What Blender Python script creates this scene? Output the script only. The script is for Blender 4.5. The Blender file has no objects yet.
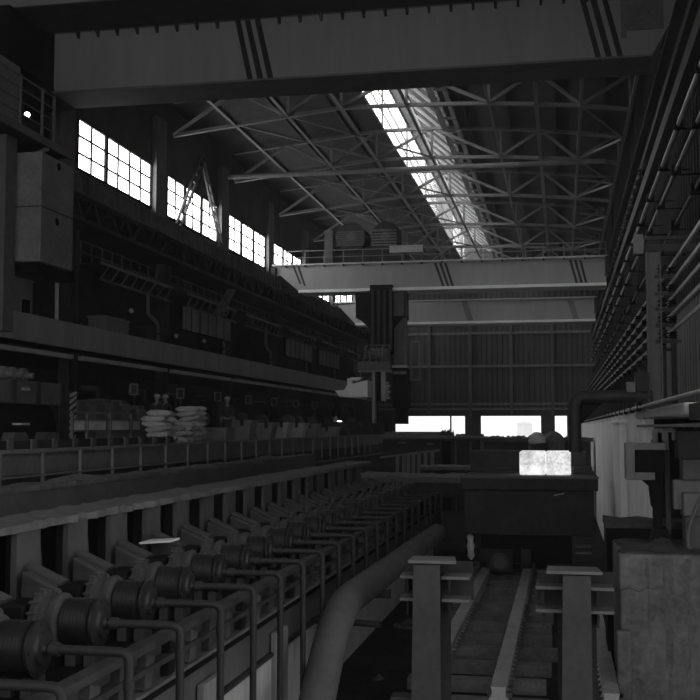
import bpy, math, random
from mathutils import Vector
random.seed(7)
sc = bpy.context.scene
COL = sc.collection
# ---------------------------------------------------------------- camera (eye at the origin, ground 5 m below)
F, CX, CY = 1090.0, 350.0, 350.0
YAW, PITCH = math.radians(10.98), math.radians(4.04)
cY, sY, cP, sP = math.cos(YAW), math.sin(YAW), math.cos(PITCH), math.sin(PITCH)
RX = Vector((cY, sY, 0)); FW = Vector((-sY*cP, cY*cP, sP)); UP = Vector((sY*sP, -cY*sP, cP))
def at(px, py, X=None, Y=None, Z=None):
    """point of the survey ray through a photo pixel on a plane X=, Y= or Z= (metres)"""
    d = RX*((px-CX)/F) + FW + UP*(-(py-CY)/F)
    t = X/d.x if X is not None else Y/d.y if Y is not None else Z/d.z
    return d*t
def ZX(px, py, X): return at(px, py, X=X).z
def YX(px, X, py=427): return at(px, py, X=X).y
def XY(px, Y, py=427): return at(px, py, Y=Y).x
def ZY(px, py, Y): return at(px, py, Y=Y).z

cam = bpy.data.cameras.new('camera'); co = bpy.data.objects.new('camera', cam); COL.objects.link(co)
cam.sensor_width = 36; cam.lens = 36*F/700; cam.clip_end = 600
co.rotation_euler = (math.pi/2+PITCH, 0, YAW); sc.camera = co

# ---------------------------------------------------------------- materials (all neutral: the photograph is black and white)
def mat(name, base, rough=.75, var=.35, scale=1.2, bump=.0, metal=0., streak=False, emit=0., spec=.3, fine=8.):
    m = bpy.data.materials.new(name); m.use_nodes = True
    nt = m.node_tree; N = nt.nodes; L = nt.links
    b = N['Principled BSDF']
    tc = N.new('ShaderNodeTexCoord'); mp = N.new('ShaderNodeMapping')
    L.new(tc.outputs['Object'], mp.inputs['Vector'])
    mp.inputs['Scale'].default_value = (1, 1, .15) if streak else (1, 1, 1)
    n1 = N.new('ShaderNodeTexNoise'); n1.inputs['Scale'].default_value = scale; n1.inputs['Detail'].default_value = 8; n1.inputs['Roughness'].default_value = .65
    n2 = N.new('ShaderNodeTexNoise'); n2.inputs['Scale'].default_value = scale*fine; n2.inputs['Detail'].default_value = 4
    L.new(mp.outputs[0], n1.inputs['Vector']); L.new(mp.outputs[0], n2.inputs['Vector'])
    mx = N.new('ShaderNodeMath'); mx.operation = 'MULTIPLY_ADD'; mx.inputs[1].default_value = .35
    L.new(n2.outputs['Fac'], mx.inputs[0]); L.new(n1.outputs['Fac'], mx.inputs[2])
    rp = N.new('ShaderNodeMapRange'); rp.inputs['From Min'].default_value = .42; rp.inputs['From Max'].default_value = .93
    rp.inputs['To Min'].default_value = base*(1-var); rp.inputs['To Max'].default_value = base*(1+var)
    L.new(mx.outputs[0], rp.inputs['Value'])
    cb = N.new('ShaderNodeCombineColor')
    for i in range(3): L.new(rp.outputs[0], cb.inputs[i])
    L.new(cb.outputs[0], b.inputs['Base Color'])
    b.inputs['Roughness'].default_value = rough; b.inputs['Metallic'].default_value = metal
    b.inputs['Specular IOR Level'].default_value = spec
    if bump:
        bp = N.new('ShaderNodeBump'); bp.inputs['Strength'].default_value = bump; bp.inputs['Distance'].default_value = .05
        L.new(n2.outputs['Fac'], bp.inputs['Height']); L.new(bp.outputs[0], b.inputs['Normal'])
    if emit:
        L.new(cb.outputs[0], b.inputs['Emission Color']); b.inputs['Emission Strength'].default_value = emit
    return m
MS = {}
def defm(k, *a, **k2): MS[k] = mat(k, *a, **k2)
defm('dirt_floor', .024, 1, .6, .9, bump=.6, spec=.05)
defm('concrete', .20, .95, .35, .8, bump=.25, streak=True)
defm('pale_concrete', .42, .95, .3, .6, bump=.25, streak=True)
defm('rough_concrete', .15, .95, .6, .8, bump=.8)
defm('dark_steel', .036, .7, .4, 1.0, spec=.2)
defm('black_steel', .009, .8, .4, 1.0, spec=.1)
defm('grey_steel', .10, .65, .3, .8)
defm('mid_steel', .16, .65, .3, .8)
defm('crane_paint', .19, .6, .14, .35, streak=True)
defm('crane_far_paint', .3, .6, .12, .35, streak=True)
defm('light_paint', .42, .6, .25, .9)
defm('white_paint', .8, .6, .1, .9)
defm('stripe_black', .012, .7, .3, 1)
defm('rail_steel', .40, .45, .25, 1.5, metal=.3)
defm('sleeper_wood', .15, .9, .5, 2.0, bump=.4, streak=False)
defm('roof_sheet', .05, .9, .4, .4)
defm('truss_steel', .17, .6, .25, .6)
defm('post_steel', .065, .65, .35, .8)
defm('plate_steel', .07, .75, .35, .8)
defm('housing_steel', .055, .7, .4, 1.2)
defm('gallery_paint', .26, .7, .25, .6, streak=True)
defm('wet_concrete', .115, .7, .5, 1.5, bump=.6)
defm('lit_truss_steel', .26, .6, .25, .6)  # paler copy of truss_steel, skylight brightness put into the colour
defm('wall_dark', .05, .9, .4, .5)
defm('wall_sheet', .06, .85, .22, .5, streak=True)
defm('wall_white', .86, .9, .16, .5, streak=True, bump=.2)
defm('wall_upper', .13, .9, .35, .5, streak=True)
defm('insulator', .03, .25, .2, 2, spec=.6)
defm('bright_pipe', .42, .4, .3, 1.4, metal=.4)
defm('pipe_dark', .022, .6, .35, 1.0)
defm('pipe_big', .09, .7, .3, 1.0)
defm('motor_paint', .013, .5, .4, 2.0, spec=.4)
defm('sack', .36, .95, .3, 2.5, bump=.4)
defm('scrap', .07, .9, .6, 1.5, bump=.8)
defm('cloth_dark', .04, .95, .3, 4)
defm('skin', .2, .7, .15, 5)
defm('cap_cloth', .30, .9, .2, 5)
defm('bin_steel', .22, .75, .3, 1.0)
defm('bin_light', .42, .75, .3, 1.0)
defm('panel_light', .6, .8, .3, 1.2)
defm('ledge', .115, .9, .35, .9, bump=.5)
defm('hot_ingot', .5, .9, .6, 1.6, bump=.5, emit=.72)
defm('pane_glow', .95, .5, .05, .8, emit=4.2)
defm('skylight_glow', .95, .5, .06, .8, emit=5)
defm('lamp_glow', .9, .5, .05, 2, emit=6)
defm('outside_wall', .85, .9, .08, .2, emit=0)

# ---------------------------------------------------------------- mesh builder
class B:
    def __init__(s): s.v = []; s.f = []
    def add(s, vs, fs):
        o = len(s.v); s.v += [tuple(v) for v in vs]; s.f += [tuple(i+o for i in f) for f in fs]; return s
    def box(s, x0, x1, y0, y1, z0, z1):
        x0, x1 = sorted((x0, x1)); y0, y1 = sorted((y0, y1)); z0, z1 = sorted((z0, z1))
        return s.add([(x0,y0,z0),(x1,y0,z0),(x1,y1,z0),(x0,y1,z0),(x0,y0,z1),(x1,y0,z1),(x1,y1,z1),(x0,y1,z1)],
                     [(3,2,1,0),(4,5,6,7),(0,1,5,4),(1,2,6,5),(2,3,7,6),(3,0,4,7)])
    def frame(s, p, q, up=(0,0,1)):
        p, q = Vector(p), Vector(q); d = (q-p).normalized(); u = Vector(up)
        if abs(d.dot(u)) > .98: u = Vector((0,1,0))
        a = d.cross(u).normalized(); return p, q, d, a, a.cross(d).normalized()
    def bar(s, p, q, w, h=None, up=(0,0,1)):
        h = w if h is None else h
        p, q, d, a, b = s.frame(p, q, up); w /= 2; h /= 2
        vs = [c+a*i*w+b*j*h for c in (p, q) for i, j in ((-1,-1),(1,-1),(1,1),(-1,1))]
        return s.add(vs, [(0,1,2,3),(7,6,5,4),(0,4,5,1),(1,5,6,2),(2,6,7,3),(3,7,4,0)])
    def section(s, p, q, poly, up=(0,0,1)):
        """extrude a 2-D outline (side, up) from p to q"""
        p, q, d, a, b = s.frame(p, q, up); n = len(poly)
        vs = [c+a*x+b*y for c in (p, q) for x, y in poly]
        fs = [(i, i+n, (i+1)%n+n, (i+1)%n) for i in range(n)]
        return s.add(vs, fs+[tuple(range(n)), tuple(range(2*n-1, n-1, -1))])
    def ibeam(s, p, q, w, h, t=.03, up=(0,0,1)):
        W, H = w/2, h/2; t2 = t/2
        return s.section(p, q, [(-W,-H),(W,-H),(W,-H+t),(t2,-H+t),(t2,H-t),(W,H-t),(W,H),(-W,H),(-W,H-t),(-t2,H-t),(-t2,-H+t),(-W,-H+t)], up)
    def angle(s, p, q, w, t=.02, up=(0,0,1)):
        h = w/2
        return s.section(p, q, [(-h,-h),(h,-h),(h,-h+t),(-h+t,-h+t),(-h+t,h),(-h,h)], up)
    def lathe(s, p, d, prof, n=16):
        """revolve (distance along d, radius) pairs"""
        p = Vector(p); d = Vector(d).normalized(); u = Vector((0,0,1)) if abs(d.z) < .9 else Vector((1,0,0))
        a = d.cross(u).normalized(); b = a.cross(d); vs = []
        for t, r in prof:
            for i in range(n):
                g = 2*math.pi*i/n; vs.append(p+d*t+(a*math.cos(g)+b*math.sin(g))*r)
        fs = []
        for k in range(len(prof)-1):
            for i in range(n):
                j = (i+1)%n; fs.append((k*n+i, k*n+j, (k+1)*n+j, (k+1)*n+i))
        fs.append(tuple(range(n-1,-1,-1))); fs.append(tuple((len(prof)-1)*n+i for i in range(n)))
        return s.add(vs, fs)
    def cyl(s, p, q, r, n=14, r2=None):
        p, q = Vector(p), Vector(q); L = (q-p).length
        return s.lathe(p, q-p, [(0, r), (L, r if r2 is None else r2)], n)
    def tube(s, pts, r, n=8, bend=0.):
        pts = [Vector(p) for p in pts]
        if bend:
            o = [pts[0]]
            for i in range(1, len(pts)-1):
                a, c, e = pts[i-1], pts[i], pts[i+1]
                b_ = min(bend, (a-c).length*.45, (e-c).length*.45)
                p0 = c+(a-c).normalized()*b_; p1 = c+(e-c).normalized()*b_
                for k in range(7):
                    t = k/6; o.append(p0*(1-t)**2+c*2*t*(1-t)+p1*t*t)
            pts = o+[pts[-1]]
        d0 = (pts[1]-pts[0]).normalized(); u = Vector((0,0,1)) if abs(d0.z) < .9 else Vector((1,0,0))
        a = d0.cross(u).normalized(); vs = []
        for i, c in enumerate(pts):
            d = ((pts[min(i+1, len(pts)-1)]-c).normalized()+(c-pts[max(i-1, 0)]).normalized()).normalized()
            a = (a-d*a.dot(d)).normalized(); b = a.cross(d)
            for k in range(n):
                g = 2*math.pi*k/n; vs.append(c+(a*math.cos(g)+b*math.sin(g))*r)
        m = len(pts)
        fs = [(k*n+i, k*n+(i+1)%n, (k+1)*n+(i+1)%n, (k+1)*n+i) for k in range(m-1) for i in range(n)]
        return s.add(vs, fs+[tuple(range(n-1,-1,-1)), tuple((m-1)*n+i for i in range(n))])
    def prism(s, poly, axis, a, b):
        """flat outline pushed along an axis: 'x' poly=(y,z), 'y' poly=(x,z), 'z' poly=(x,y)"""
        g = {'x': lambda u,v,t:(t,u,v), 'y': lambda u,v,t:(u,t,v), 'z': lambda u,v,t:(u,v,t)}[axis]
        n = len(poly); vs = [g(u,v,t) for t in (a,b) for u,v in poly]
        return s.add(vs, [(i,(i+1)%n,(i+1)%n+n,i+n) for i in range(n)]+[tuple(range(n-1,-1,-1)), tuple(range(n,2*n))])
    def crust(s, x0, x1, y0, y1, z, amp, nx, ny, depth):
        """a slab with a crusty, uneven top"""
        vs, fs = [], []
        for j in range(ny+1):
            for i in range(nx+1):
                e = .06 if i in (0, nx) else 0
                vs.append((x0+(x1-x0)*i/nx+random.uniform(-e,e), y0+(y1-y0)*j/ny, z+random.uniform(-amp,amp)*(1.2 if i in (0,nx) else .8)))
        w = nx+1
        for j in range(ny):
            for i in range(nx): fs.append((j*w+i, j*w+i+1, (j+1)*w+i+1, (j+1)*w+i))
        k = len(vs)
        ring = [i for i in range(w)]+[j*w+nx for j in range(1,ny+1)]+[ny*w+i for i in range(nx-1,-1,-1)]+[j*w for j in range(ny-1,0,-1)]
        for r in ring: vs.append((vs[r][0], vs[r][1], z-depth))
        n = len(ring)
        for i in range(n): fs.append((ring[(i+1)%n], ring[i], k+i, k+(i+1)%n))
        fs.append(tuple(k+i for i in range(n-1,-1,-1)))
        return s.add(vs, fs)
    def heap(s, cx, cy, z0, rx, ry, h, n=18, rings=6, rough=.25):
        vs = []
        for k in range(rings):
            t = k/(rings-1)
            for i in range(n):
                g = 2*math.pi*i/n; q = (1-t)*(1+random.uniform(-rough, rough)) + .02
                vs.append((cx+rx*q*math.cos(g), cy+ry*q*math.sin(g), z0+h*(t**.8)*(1+random.uniform(-rough, rough)) if k else z0))
        fs = [(k*n+i, k*n+(i+1)%n, (k+1)*n+(i+1)%n, (k+1)*n+i) for k in range(rings-1) for i in range(n)]
        fs += [tuple(range(n-1,-1,-1)), tuple((rings-1)*n+i for i in range(n))]
        return s.add(vs, fs)
ORG = {}
def obj(name, b, m, parent=None, smooth=True, bevel=0.):
    me = bpy.data.meshes.new(name)
    o = bpy.data.objects.new(name, me); COL.objects.link(o)
    org = Vector((0,0,0))
    if parent is not None: org = ORG[parent.name]; o.parent = parent
    me.from_pydata([tuple(Vector(v)-org) for v in b.v], [], b.f); me.materials.append(MS[m])
    if smooth:
        for p in me.polygons: p.use_smooth = True
        me.set_sharp_from_angle(angle=math.radians(38))
    me.update()
    ORG[o.name] = org
    if bevel:
        md = o.modifiers.new('edge', 'BEVEL'); md.width = bevel; md.segments = 2; md.limit_method = 'ANGLE'
    return o
def tag(o, label, cat, group=None, kind=None):
    o['label'] = label; o['category'] = cat
    if group: o['group'] = group
    if kind: o['kind'] = kind
    return o
def thing(name, label, cat, loc, group=None):
    o = bpy.data.objects.new(name, None); COL.objects.link(o); o.location = loc; o.empty_display_size = .2
    ORG[o.name] = Vector(loc); return tag(o, label, cat, group)
def struct(name, b, m, smooth=True):
    o = obj(name, b, m, None, smooth); o['kind'] = 'structure'; return o
def dup(root, loc, label, group=None):
    r = root.copy(); COL.objects.link(r); r.location = loc; ORG[r.name] = Vector(loc); r['label'] = label
    if group: r['group'] = group
    for ch in root.children:
        c = ch.copy(); COL.objects.link(c); c.parent = r
        for g in ch.children:
            d = g.copy(); COL.objects.link(d); d.parent = c
    return r
ORD = ['nearest','second','third','fourth','fifth','sixth','seventh','eighth','ninth','tenth','eleventh','twelfth','thirteenth','fourteenth',
       'fifteenth','sixteenth','seventeenth','eighteenth','nineteenth','twentieth','twenty-first','twenty-second','twenty-third','twenty-fourth',
       'twenty-fifth','twenty-sixth','twenty-seventh','twenty-eighth','twenty-ninth','thirtieth']

GZ = -5.0            # ground
PZ = -.55            # operating floor on the left
YE = 130.0           # far end wall
XL, XR = -22.0, 4.4
COLS = [45.5+11.75*k for k in range(-2, 8)]     # building column lines along Y
# ================================================================ the setting
def zigzag_wall(name, u0, u1, c, z0, z1, m, along='y', pitch=.45, amp=.05, thick=.12, face=-1):
    """profiled sheet wall standing in the plane c, ribs upright; face = side the ribs show on"""
    n = max(2, int((u1-u0)/pitch)); pts = []
    for i in range(n):
        a = u0+(u1-u0)*i/n; s_ = (u1-u0)/n
        pts += [(a, c), (a+s_*.40, c), (a+s_*.5, c+face*amp), (a+s_*.9, c+face*amp)]
    pts += [(u1, c), (u1, c-face*thick), (u0, c-face*thick)]
    b = B(); poly = [(c_, u) if along == 'y' else (u, c_) for u, c_ in pts]
    # build as quads, ribbon by ribbon (keeps the concave outline clean)
    k = len(pts)-2
    vs = [(x, y, z) for z in (z0, z1) for x, y in poly]; n_ = len(poly)
    fs = [(i, (i+1) % n_, (i+1) % n_+n_, i+n_) for i in range(n_)]
    b.add(vs, fs)
    return b
struct('floor', B().box(-30, 6, -12, 145, GZ-.3, GZ), 'dirt_floor')
fo = struct('floor_operating', B().box(-30, -13.2, 8, YE, PZ-.5, PZ), 'concrete')
b = B(); b.box(-13.24, -13.2, 8, YE, GZ, PZ-.56)
struct('trim_1', b, 'dark_steel')
struct('floor_walkway', B().box(-13.2, -11.6, 8, 100, -1.95, -1.75), 'dark_steel')
# left: window wall over the crane runway, an open side aisle below it
WZ0, WZ1 = ZX(75.4, 168, XL), ZX(76, 115, XL)
b = B(); b.box(XL-.3, XL, -12, YE, WZ1, 18.6); b.box(XL-.3, XL, -12, YE, 10.6, WZ0)
for y in COLS[2:]: b.box(XL-.3, XL+.002, y-1.15, y+1.15, WZ0, WZ1)
b.box(XL-.3, XL, -12, COLS[2]-1.15, WZ0, WZ1); b.box(XL-.3, XL, COLS[-1]+1.15, YE, WZ0, WZ1)
struct('wall_left', b, 'wall_dark')
struct('wall_left_aisle', B().box(-29.6, -29.3, -12, YE, PZ, 10.6), 'wall_dark')
struct('ceiling_aisle', B().box(-29.6, XL-.3, -12, YE, 10.6, 10.8), 'roof_sheet')
# windows
def window(n, y0, y1, panes):
    f = B(); fw = .09
    f.box(XL-.2, XL+.04, y0, y1, WZ0, WZ0+fw); f.box(XL-.2, XL+.04, y0, y1, WZ1-fw, WZ1)
    f.box(XL-.2, XL+.04, y0, y0+fw, WZ0+fw, WZ1-fw); f.box(XL-.2, XL+.04, y1-fw, y1, WZ0+fw, WZ1-fw)
    o = struct('window_%d' % n, f, 'black_steel')
    for i in range(1, panes):
        y = y0+(y1-y0)*i/panes; obj('muntin', B().box(XL-.14, XL-.02, y-.055, y+.055, WZ0+fw, WZ1-fw), 'black_steel', o)
    for k in (1, 2):
        z = WZ0+(WZ1-WZ0)*k/3; obj('glazing_bar', B().box(XL-.13, XL-.03, y0+fw, y1-fw, z-.045, z+.045), 'black_steel', o)
    obj('pane', B().box(XL-.11, XL-.09, y0+fw, y1-fw, WZ0+fw, WZ1-fw), 'pane_glow', o)
wn = 1
for i, y in enumerate(COLS[1:-1]):
    if i == 0: continue
    a, e = y+1.15, y+11.75-1.15
    cuts = [a, a+3.35, e] if i < 2 else [a, a+3.1, a+6.2, e]
    for k in range(len(cuts)-1):
        window(wn, cuts[k]+.04, cuts[k+1]-.04, max(2, round((cuts[k+1]-cuts[k])/1.45))); wn += 1
# right: partition of whitewashed sheeting, crane gallery on top, wall above
o = struct('wall_right_lower', zigzag_wall('w', 24.4, YE, 1.80, GZ, .38, '', along='y', pitch=.9, amp=.06, thick=.15), 'wall_white', False)
b = B().box(1.72, XR, 24.4, YE, .38, .5); struct('floor_gallery', b, 'mid_steel')
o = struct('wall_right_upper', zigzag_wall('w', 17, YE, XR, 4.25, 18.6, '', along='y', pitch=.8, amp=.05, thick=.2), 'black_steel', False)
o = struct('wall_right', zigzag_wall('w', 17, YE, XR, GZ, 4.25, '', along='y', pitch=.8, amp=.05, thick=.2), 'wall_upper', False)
# far end wall with its row of door openings
DZ = ZY(500, 416, YE)
ops = [(395.5, 450), (451.5, 465), (481, 541), (555, 567), (569, 583.5)]
xs = [XL]+[XY(p, YE) for o_ in ops for p in o_]+[XR]
top = zigzag_wall('w', XL-.3, XR, YE, DZ+.9, 20, '', along='x', pitch=.62, amp=.05, thick=.2)
struct('wall_far', top, 'wall_sheet', False)
b = B(); b.box(-29.6, XL-.3, YE-.1, YE+.2, GZ, 10.7); b.box(XL-.3, XR, YE-.1, YE+.2, DZ, DZ+.9)
for i in range(0, len(xs), 2): b.box(xs[i], xs[i+1], YE-.06, YE+.2, GZ, DZ)
struct('wall_far_base', b, 'wall_sheet')
for n, z in enumerate((ZY(500, 333, YE), ZY(500, 366, YE), ZY(500, 404, YE), ZY(500, 409, YE))):
    g = obj('wall_girt', B().box(XL, XR-.2, YE-.34, YE-.06, z-.14, z+.14), 'mid_steel')
    tag(g, ['horizontal steel girt highest on the far sheeted wall', 'horizontal steel girt across the middle of the far wall',
            'horizontal steel girt along the foot of the far sheeting', 'lower rail of the pair just over the far door openings'][n], 'girt', 'girts on the far wall')
for n, px in enumerate((430, 471, 512, 553)):
    x = XY(px, YE)
    g = obj('wall_post', B().ibeam((x, YE-.3, DZ), (x, YE-.3, 14), .3, .3, .05, up=(0,1,0)), 'grey_steel')
    tag(g, '%s upright post from the left on the far sheeted wall' % ['first','second','third','fourth'][n], 'post', 'posts on the far wall')
tag(obj('outside_building', B().box(-7.4, -4.9, 185, 188, -5, .5).prism([(-7.6, .5), (-4.7, .5), (-6.2, 1.0)], 'y', 184.8, 188.2), 'outside_wall'),
    'pale building outside, seen through the widest far door opening', 'building')
struct('floor_outside', B().box(-60, 60, YE+15, 260, GZ-.35, GZ-.05), 'outside_wall')
# roof with its glazed monitor along the ridge
MX0, MX1, MZ0, MZ1 = -11.3, -6.9, 19.5, 23.0
def slope(x0, z0, x1, z1, t=.16):
    return B().prism([(x0, z0), (x1, z1), (x1, z1+t), (x0, z0+t)], 'y', -12, YE+.2)
struct('ceiling_left', slope(XL-.4, 18.5, MX0, MZ0), 'roof_sheet')
struct('ceiling_right', slope(MX1, MZ0, XR+.3, 18.5), 'roof_sheet')
b = B().prism([(MX0-.4, MZ1), (MX1+.3, MZ1-.1), (MX1+.3, MZ1), (MX0-.4, MZ1+.15)], 'y', -12, YE)
struct('ceiling_monitor', b, 'roof_sheet')
struct('wall_monitor', B().box(MX1, MX1+.1, -12, YE, MZ0+.12, MZ1-.1), 'roof_sheet'); struct('wall_monitor_end', B().box(MX0, MX1, YE, YE+.1, MZ0-.4, MZ1), 'wall_sheet')
MB_ = [33.75+11.75*k for k in range(0, 8)]
for k, y in enumerate(MB_):
    y1 = YE if k == 7 else y+11.75
    f = B(); x = MX0
    f.box(x-.06, x+.06, y, y1, MZ0, MZ0+.14); f.box(x-.06, x+.06, y, y1, MZ1-.14, MZ1-.02)
    f.box(x-.08, x+.08, y-.12, y+.12, MZ0, MZ1)
    o = struct('window_%d' % wn, f, 'grey_steel'); wn += 1
    m = B()
    for i in range(1, 23): yy = y+(y1-y)*i/23; m.box(x-.03, x+.045, yy-.05, yy+.05, MZ0+.14, MZ1-.14)
    obj('glazing_bar', m, 'grey_steel', o)
    m = B()
    for z in (MZ0+1.05, MZ0+2.0): m.box(x-.05, x+.05, y+.12, y1-.12, z-.05, z+.05)
    obj('transom', m, 'grey_steel', o)
    obj('pane', B().box(x-.02, x+.0, y, y1, MZ0+.14, MZ1-.14), 'skylight_glow', o)

# ---------------------------------------------------------------- roof steelwork
CH = [(XL+.8, 16.35), (-17.6, 16.75), (-14.6, 17.1), (-11.6, 17.4), (-8.0, 17.35), (-3.6, 17.2), (-1.1, 17.0), (1.2, 16.8), (3.7, 16.45)]
TR = [COLS[k] for k in range(3, 10)]
for k, y in enumerate(TR):
    t = thing('roof_truss', 'open steel roof truss spanning the hall, %s one beyond the near crane bridge' % ORD[k].replace('nearest', 'first'), 'truss', (XL+.8, y, 16.35), 'roof trusses')
    lo = [Vector((x, y, z)) for x, z in CH]; hi = [Vector((x, y, min(z+2.05, 18.35+(x-XL)*.1 if x < MX0 else 18.3+(4.4-x)*.105)-.12)) for x, z in CH]
    def poly(pts, w):
        b = B()
        for p, q in zip(pts, pts[1:]): b.angle(p, q, w, .05)
        return b
    obj('bottom_chord', poly(lo, .24), 'truss_steel', t); obj('top_chord', poly(hi, .24), 'truss_steel', t)
    for i in (2, 3, 4, 5, 6, 7, 8):
        obj('vertical', B().angle(lo[i], hi[i], .15, .04), 'truss_steel', t)
    for p, q in ((lo[0], hi[1]), (hi[1], lo[2]), (lo[2], hi[3]), (lo[3], hi[4]), (hi[4], lo[5]), (lo[5], hi[6]), (hi[6], lo[7]), (lo[7], hi[8])):
        obj('diagonal', B().bar(p, q, .17), 'truss_steel', t)
for k, (x, z) in enumerate(CH[1:]):
    b = B().angle((x, COLS[2], z+.02), (x, YE-.4, z+.02), .22 if k in (2, 5) else .16, .05)
    tag(obj('roof_tie', b, 'truss_steel'), 'long steel tie running under the roof trusses, %s from the window wall' % ['first','second','third','fourth','fifth','sixth','seventh','last'][k], 'tie', 'ties along the roof trusses')
for k, x in enumerate((-19.6, -16.4, -13.2, -5.6, -3.0, -.2, 2.6)):
    z = (18.5+(x-XL)*.086 if x < MX0 else 18.5+(XR-x)*.087)-.14
    tag(obj('purlin', B().ibeam((x, COLS[1], z), (x, YE, z), .14, .24, .03), 'dark_steel'), 'dark purlin under the roof sheets, %s from the window wall' % ['first','second','third','fourth','fifth','sixth','seventh'][k], 'purlin', 'roof purlins')
# bracing in the plane of the bottom chords along the right eave
for k, (a, c) in enumerate(zip(TR, TR[1:])):
    b = B(); m_ = (a+c)/2
    b.bar((1.2, a, 16.8), (3.7, m_, 16.45), .13); b.bar((3.7, m_, 16.45), (1.2, c, 16.8), .13); b.bar((3.7, a, 16.5), (3.7, c, 16.5), .16)
    b.bar((1.2, m_, 16.8), (3.7, m_, 16.45), .12)
    tag(obj('eave_bracing', b, 'truss_steel'), 'zigzag bracing at the right eave, %s bay beyond the near crane' % ORD[k].replace('nearest', 'first'), 'bracing', 'eave bracing')
    b = B(); b.bar((-17.6, a, 16.8), (-11.6, c, 17.4), .11); b.bar((-14.6, a, 17.1), (-8, c, 17.35), .09)
    tag(obj('roof_bracing', b, 'truss_steel'), 'crossing rods braced between roof trusses left of the skylight, %s bay' % ORD[k].replace('nearest', 'first'), 'bracing', 'roof bracing')
# rafters inside the monitor, lit by its glazing
for k in range(28):
    y = 46+k*3.0
    if y > YE-1: break
    b = B(); b.bar((-9.9, y, 22.2), (-7.15, y, 19.75), .16, .16); b.bar((-7.0, y, 19.3), (-6.2, y, 19.2), .14)
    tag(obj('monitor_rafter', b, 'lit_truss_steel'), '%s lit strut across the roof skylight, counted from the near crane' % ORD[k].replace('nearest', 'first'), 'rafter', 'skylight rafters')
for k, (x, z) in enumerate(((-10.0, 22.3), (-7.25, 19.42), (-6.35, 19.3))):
    tag(obj('monitor_purlin', B().bar((x, 44, z), (x, YE-.5, z), (.14, .3, .26)[k], (.2, .3, .26)[k]), 'light_paint' if k else 'lit_truss_steel'),  # pale curbs carry the light falling on them in their paint
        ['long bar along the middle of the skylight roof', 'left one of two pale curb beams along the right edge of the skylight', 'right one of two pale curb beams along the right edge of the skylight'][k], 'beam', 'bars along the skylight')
# level tie beam crossing under the second truss
yt = TR[1]-.9; z = ZY(350, 171.5, yt)
t = thing('tie_beam', 'level pale tube slung across the hall under the second roof truss', 'beam', (XL+.6, yt, z))
obj('tube', B().cyl((XL+.6, yt, z), (2.9, yt, z-.05), .17, 12), 'truss_steel', t)
obj('catwalk_channel', B().bar((-17, yt+.5, z+.15), (1.5, yt+.5, z+.15), .25, .12), 'truss_steel', t)

# ---------------------------------------------------------------- columns on the left line
for k, y in enumerate(COLS):
    if k < 1: continue
    t = thing('hall_column', 'steel column on the left side of the hall, %s in its row' % ORD[k-1], 'column', (-21.6, y, PZ), 'columns of the left row')
    b = B(); b.ibeam((-21.7, y, PZ), (-21.7, y, 9.0), .5, .9, .05, up=(0,1,0)); obj('shaft', b, 'dark_steel', t)
    obj('base_plate', B().box(-22.2, -21.2, y-.6, y+.6, PZ, PZ+.06), 'dark_steel', t)
    obj('upper_shaft', B().box(XL, XL+.28, y-1.2, y+.35, 11.4, 17.2), 'grey_steel', t)
for k, y in enumerate(COLS):
    if k < 3: continue
    t = thing('wall_column', 'dark steel column against the right wall, %s beyond the near crane' % ORD[k-3].replace('nearest', 'first'), 'column', (4.0, y, .5), 'columns of the right wall')
    obj('shaft', B().ibeam((4.12, y, .5), (4.12, y, 18), .4, .55, .05, up=(0,1,0)), 'dark_steel', t)
# left crane runway: stiffened girder per bay
GX = -21.2
for k, (a, c) in enumerate(zip(COLS[:-1], COLS[1:])):
    if k < 1: continue
    t = thing('runway_girder', 'crane runway girder below the windows, %s span' % ORD[k-1], 'girder', (GX, a, 9.2), 'left runway girders')
    b = B(); b.ibeam((GX, a+.02, 10.85), (GX, c-.02, 10.85), .5, .9, .06)
    for i in range(1, 15): yy = a+(c-a)*i/15; b.box(GX+.03, GX+.24, yy-.12, yy+.12, 10.45, 11.25)
    obj('plate_girder', b, 'grey_steel', t)
    b = B(); b.bar((GX+.1, a, 9.3), (GX+.1, c, 9.3), .2)
    n = 6
    for i in range(n):
        y0, y1 = a+(c-a)*i/n, a+(c-a)*(i+1)/n; b.bar((GX+.1, y0, 9.35), (GX+.1, (y0+y1)/2, 10.4), .1); b.bar((GX+.1, (y0+y1)/2, 10.4), (GX+.1, y1, 9.35), .1)
    obj('lattice', b, 'dark_steel', t)
    obj('crane_rail', B().bar((GX, a, 11.36), (GX, c, 11.36), .1, .13), 'grey_steel', t)
# laced A-frame standing before the second window bay
for k in (3, 4):
    y0 = COLS[k]; top = Vector((XL+.5, y0+5.9, 16.5))
    if k > 3: continue
    t = thing('portal_brace', 'laced steel A-frame standing before the windows', 'brace', (XL+.5, y0+5.9, 11.4))
    for e in (y0+1.6, y0+10.1):
        bt = Vector((XL+.5, e, 11.4)); d = Vector((0, .33, 0))
        b = B(); b.bar(top-d, bt-d, .13); b.bar(top+d, bt+d, .13)
        for i in range(1, 9):
            p = top.lerp(bt, i/9); b.bar(p-d, p+d+Vector((0, 0, -.25)), .1)
        obj('laced_leg', b, 'grey_steel', t)
# ================================================================ overhead cranes
def stripes(name, Y, quads, parent, m='stripe_black', t=.02):
    """painted hazard bars: (top-left px, top-right px, top y, bottom-left px, bottom-right px, bottom y) on the web plane Y"""
    for a, b_, y0, c, d, y1 in quads:
        p = [at(a, y0, Y=Y), at(b_, y0, Y=Y), at(d, y1, Y=Y), at(c, y1, Y=Y)]
        obj(name, B().prism([(v.x, v.z) for v in p], 'y', Y-t, Y+.01), m, parent)
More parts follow.
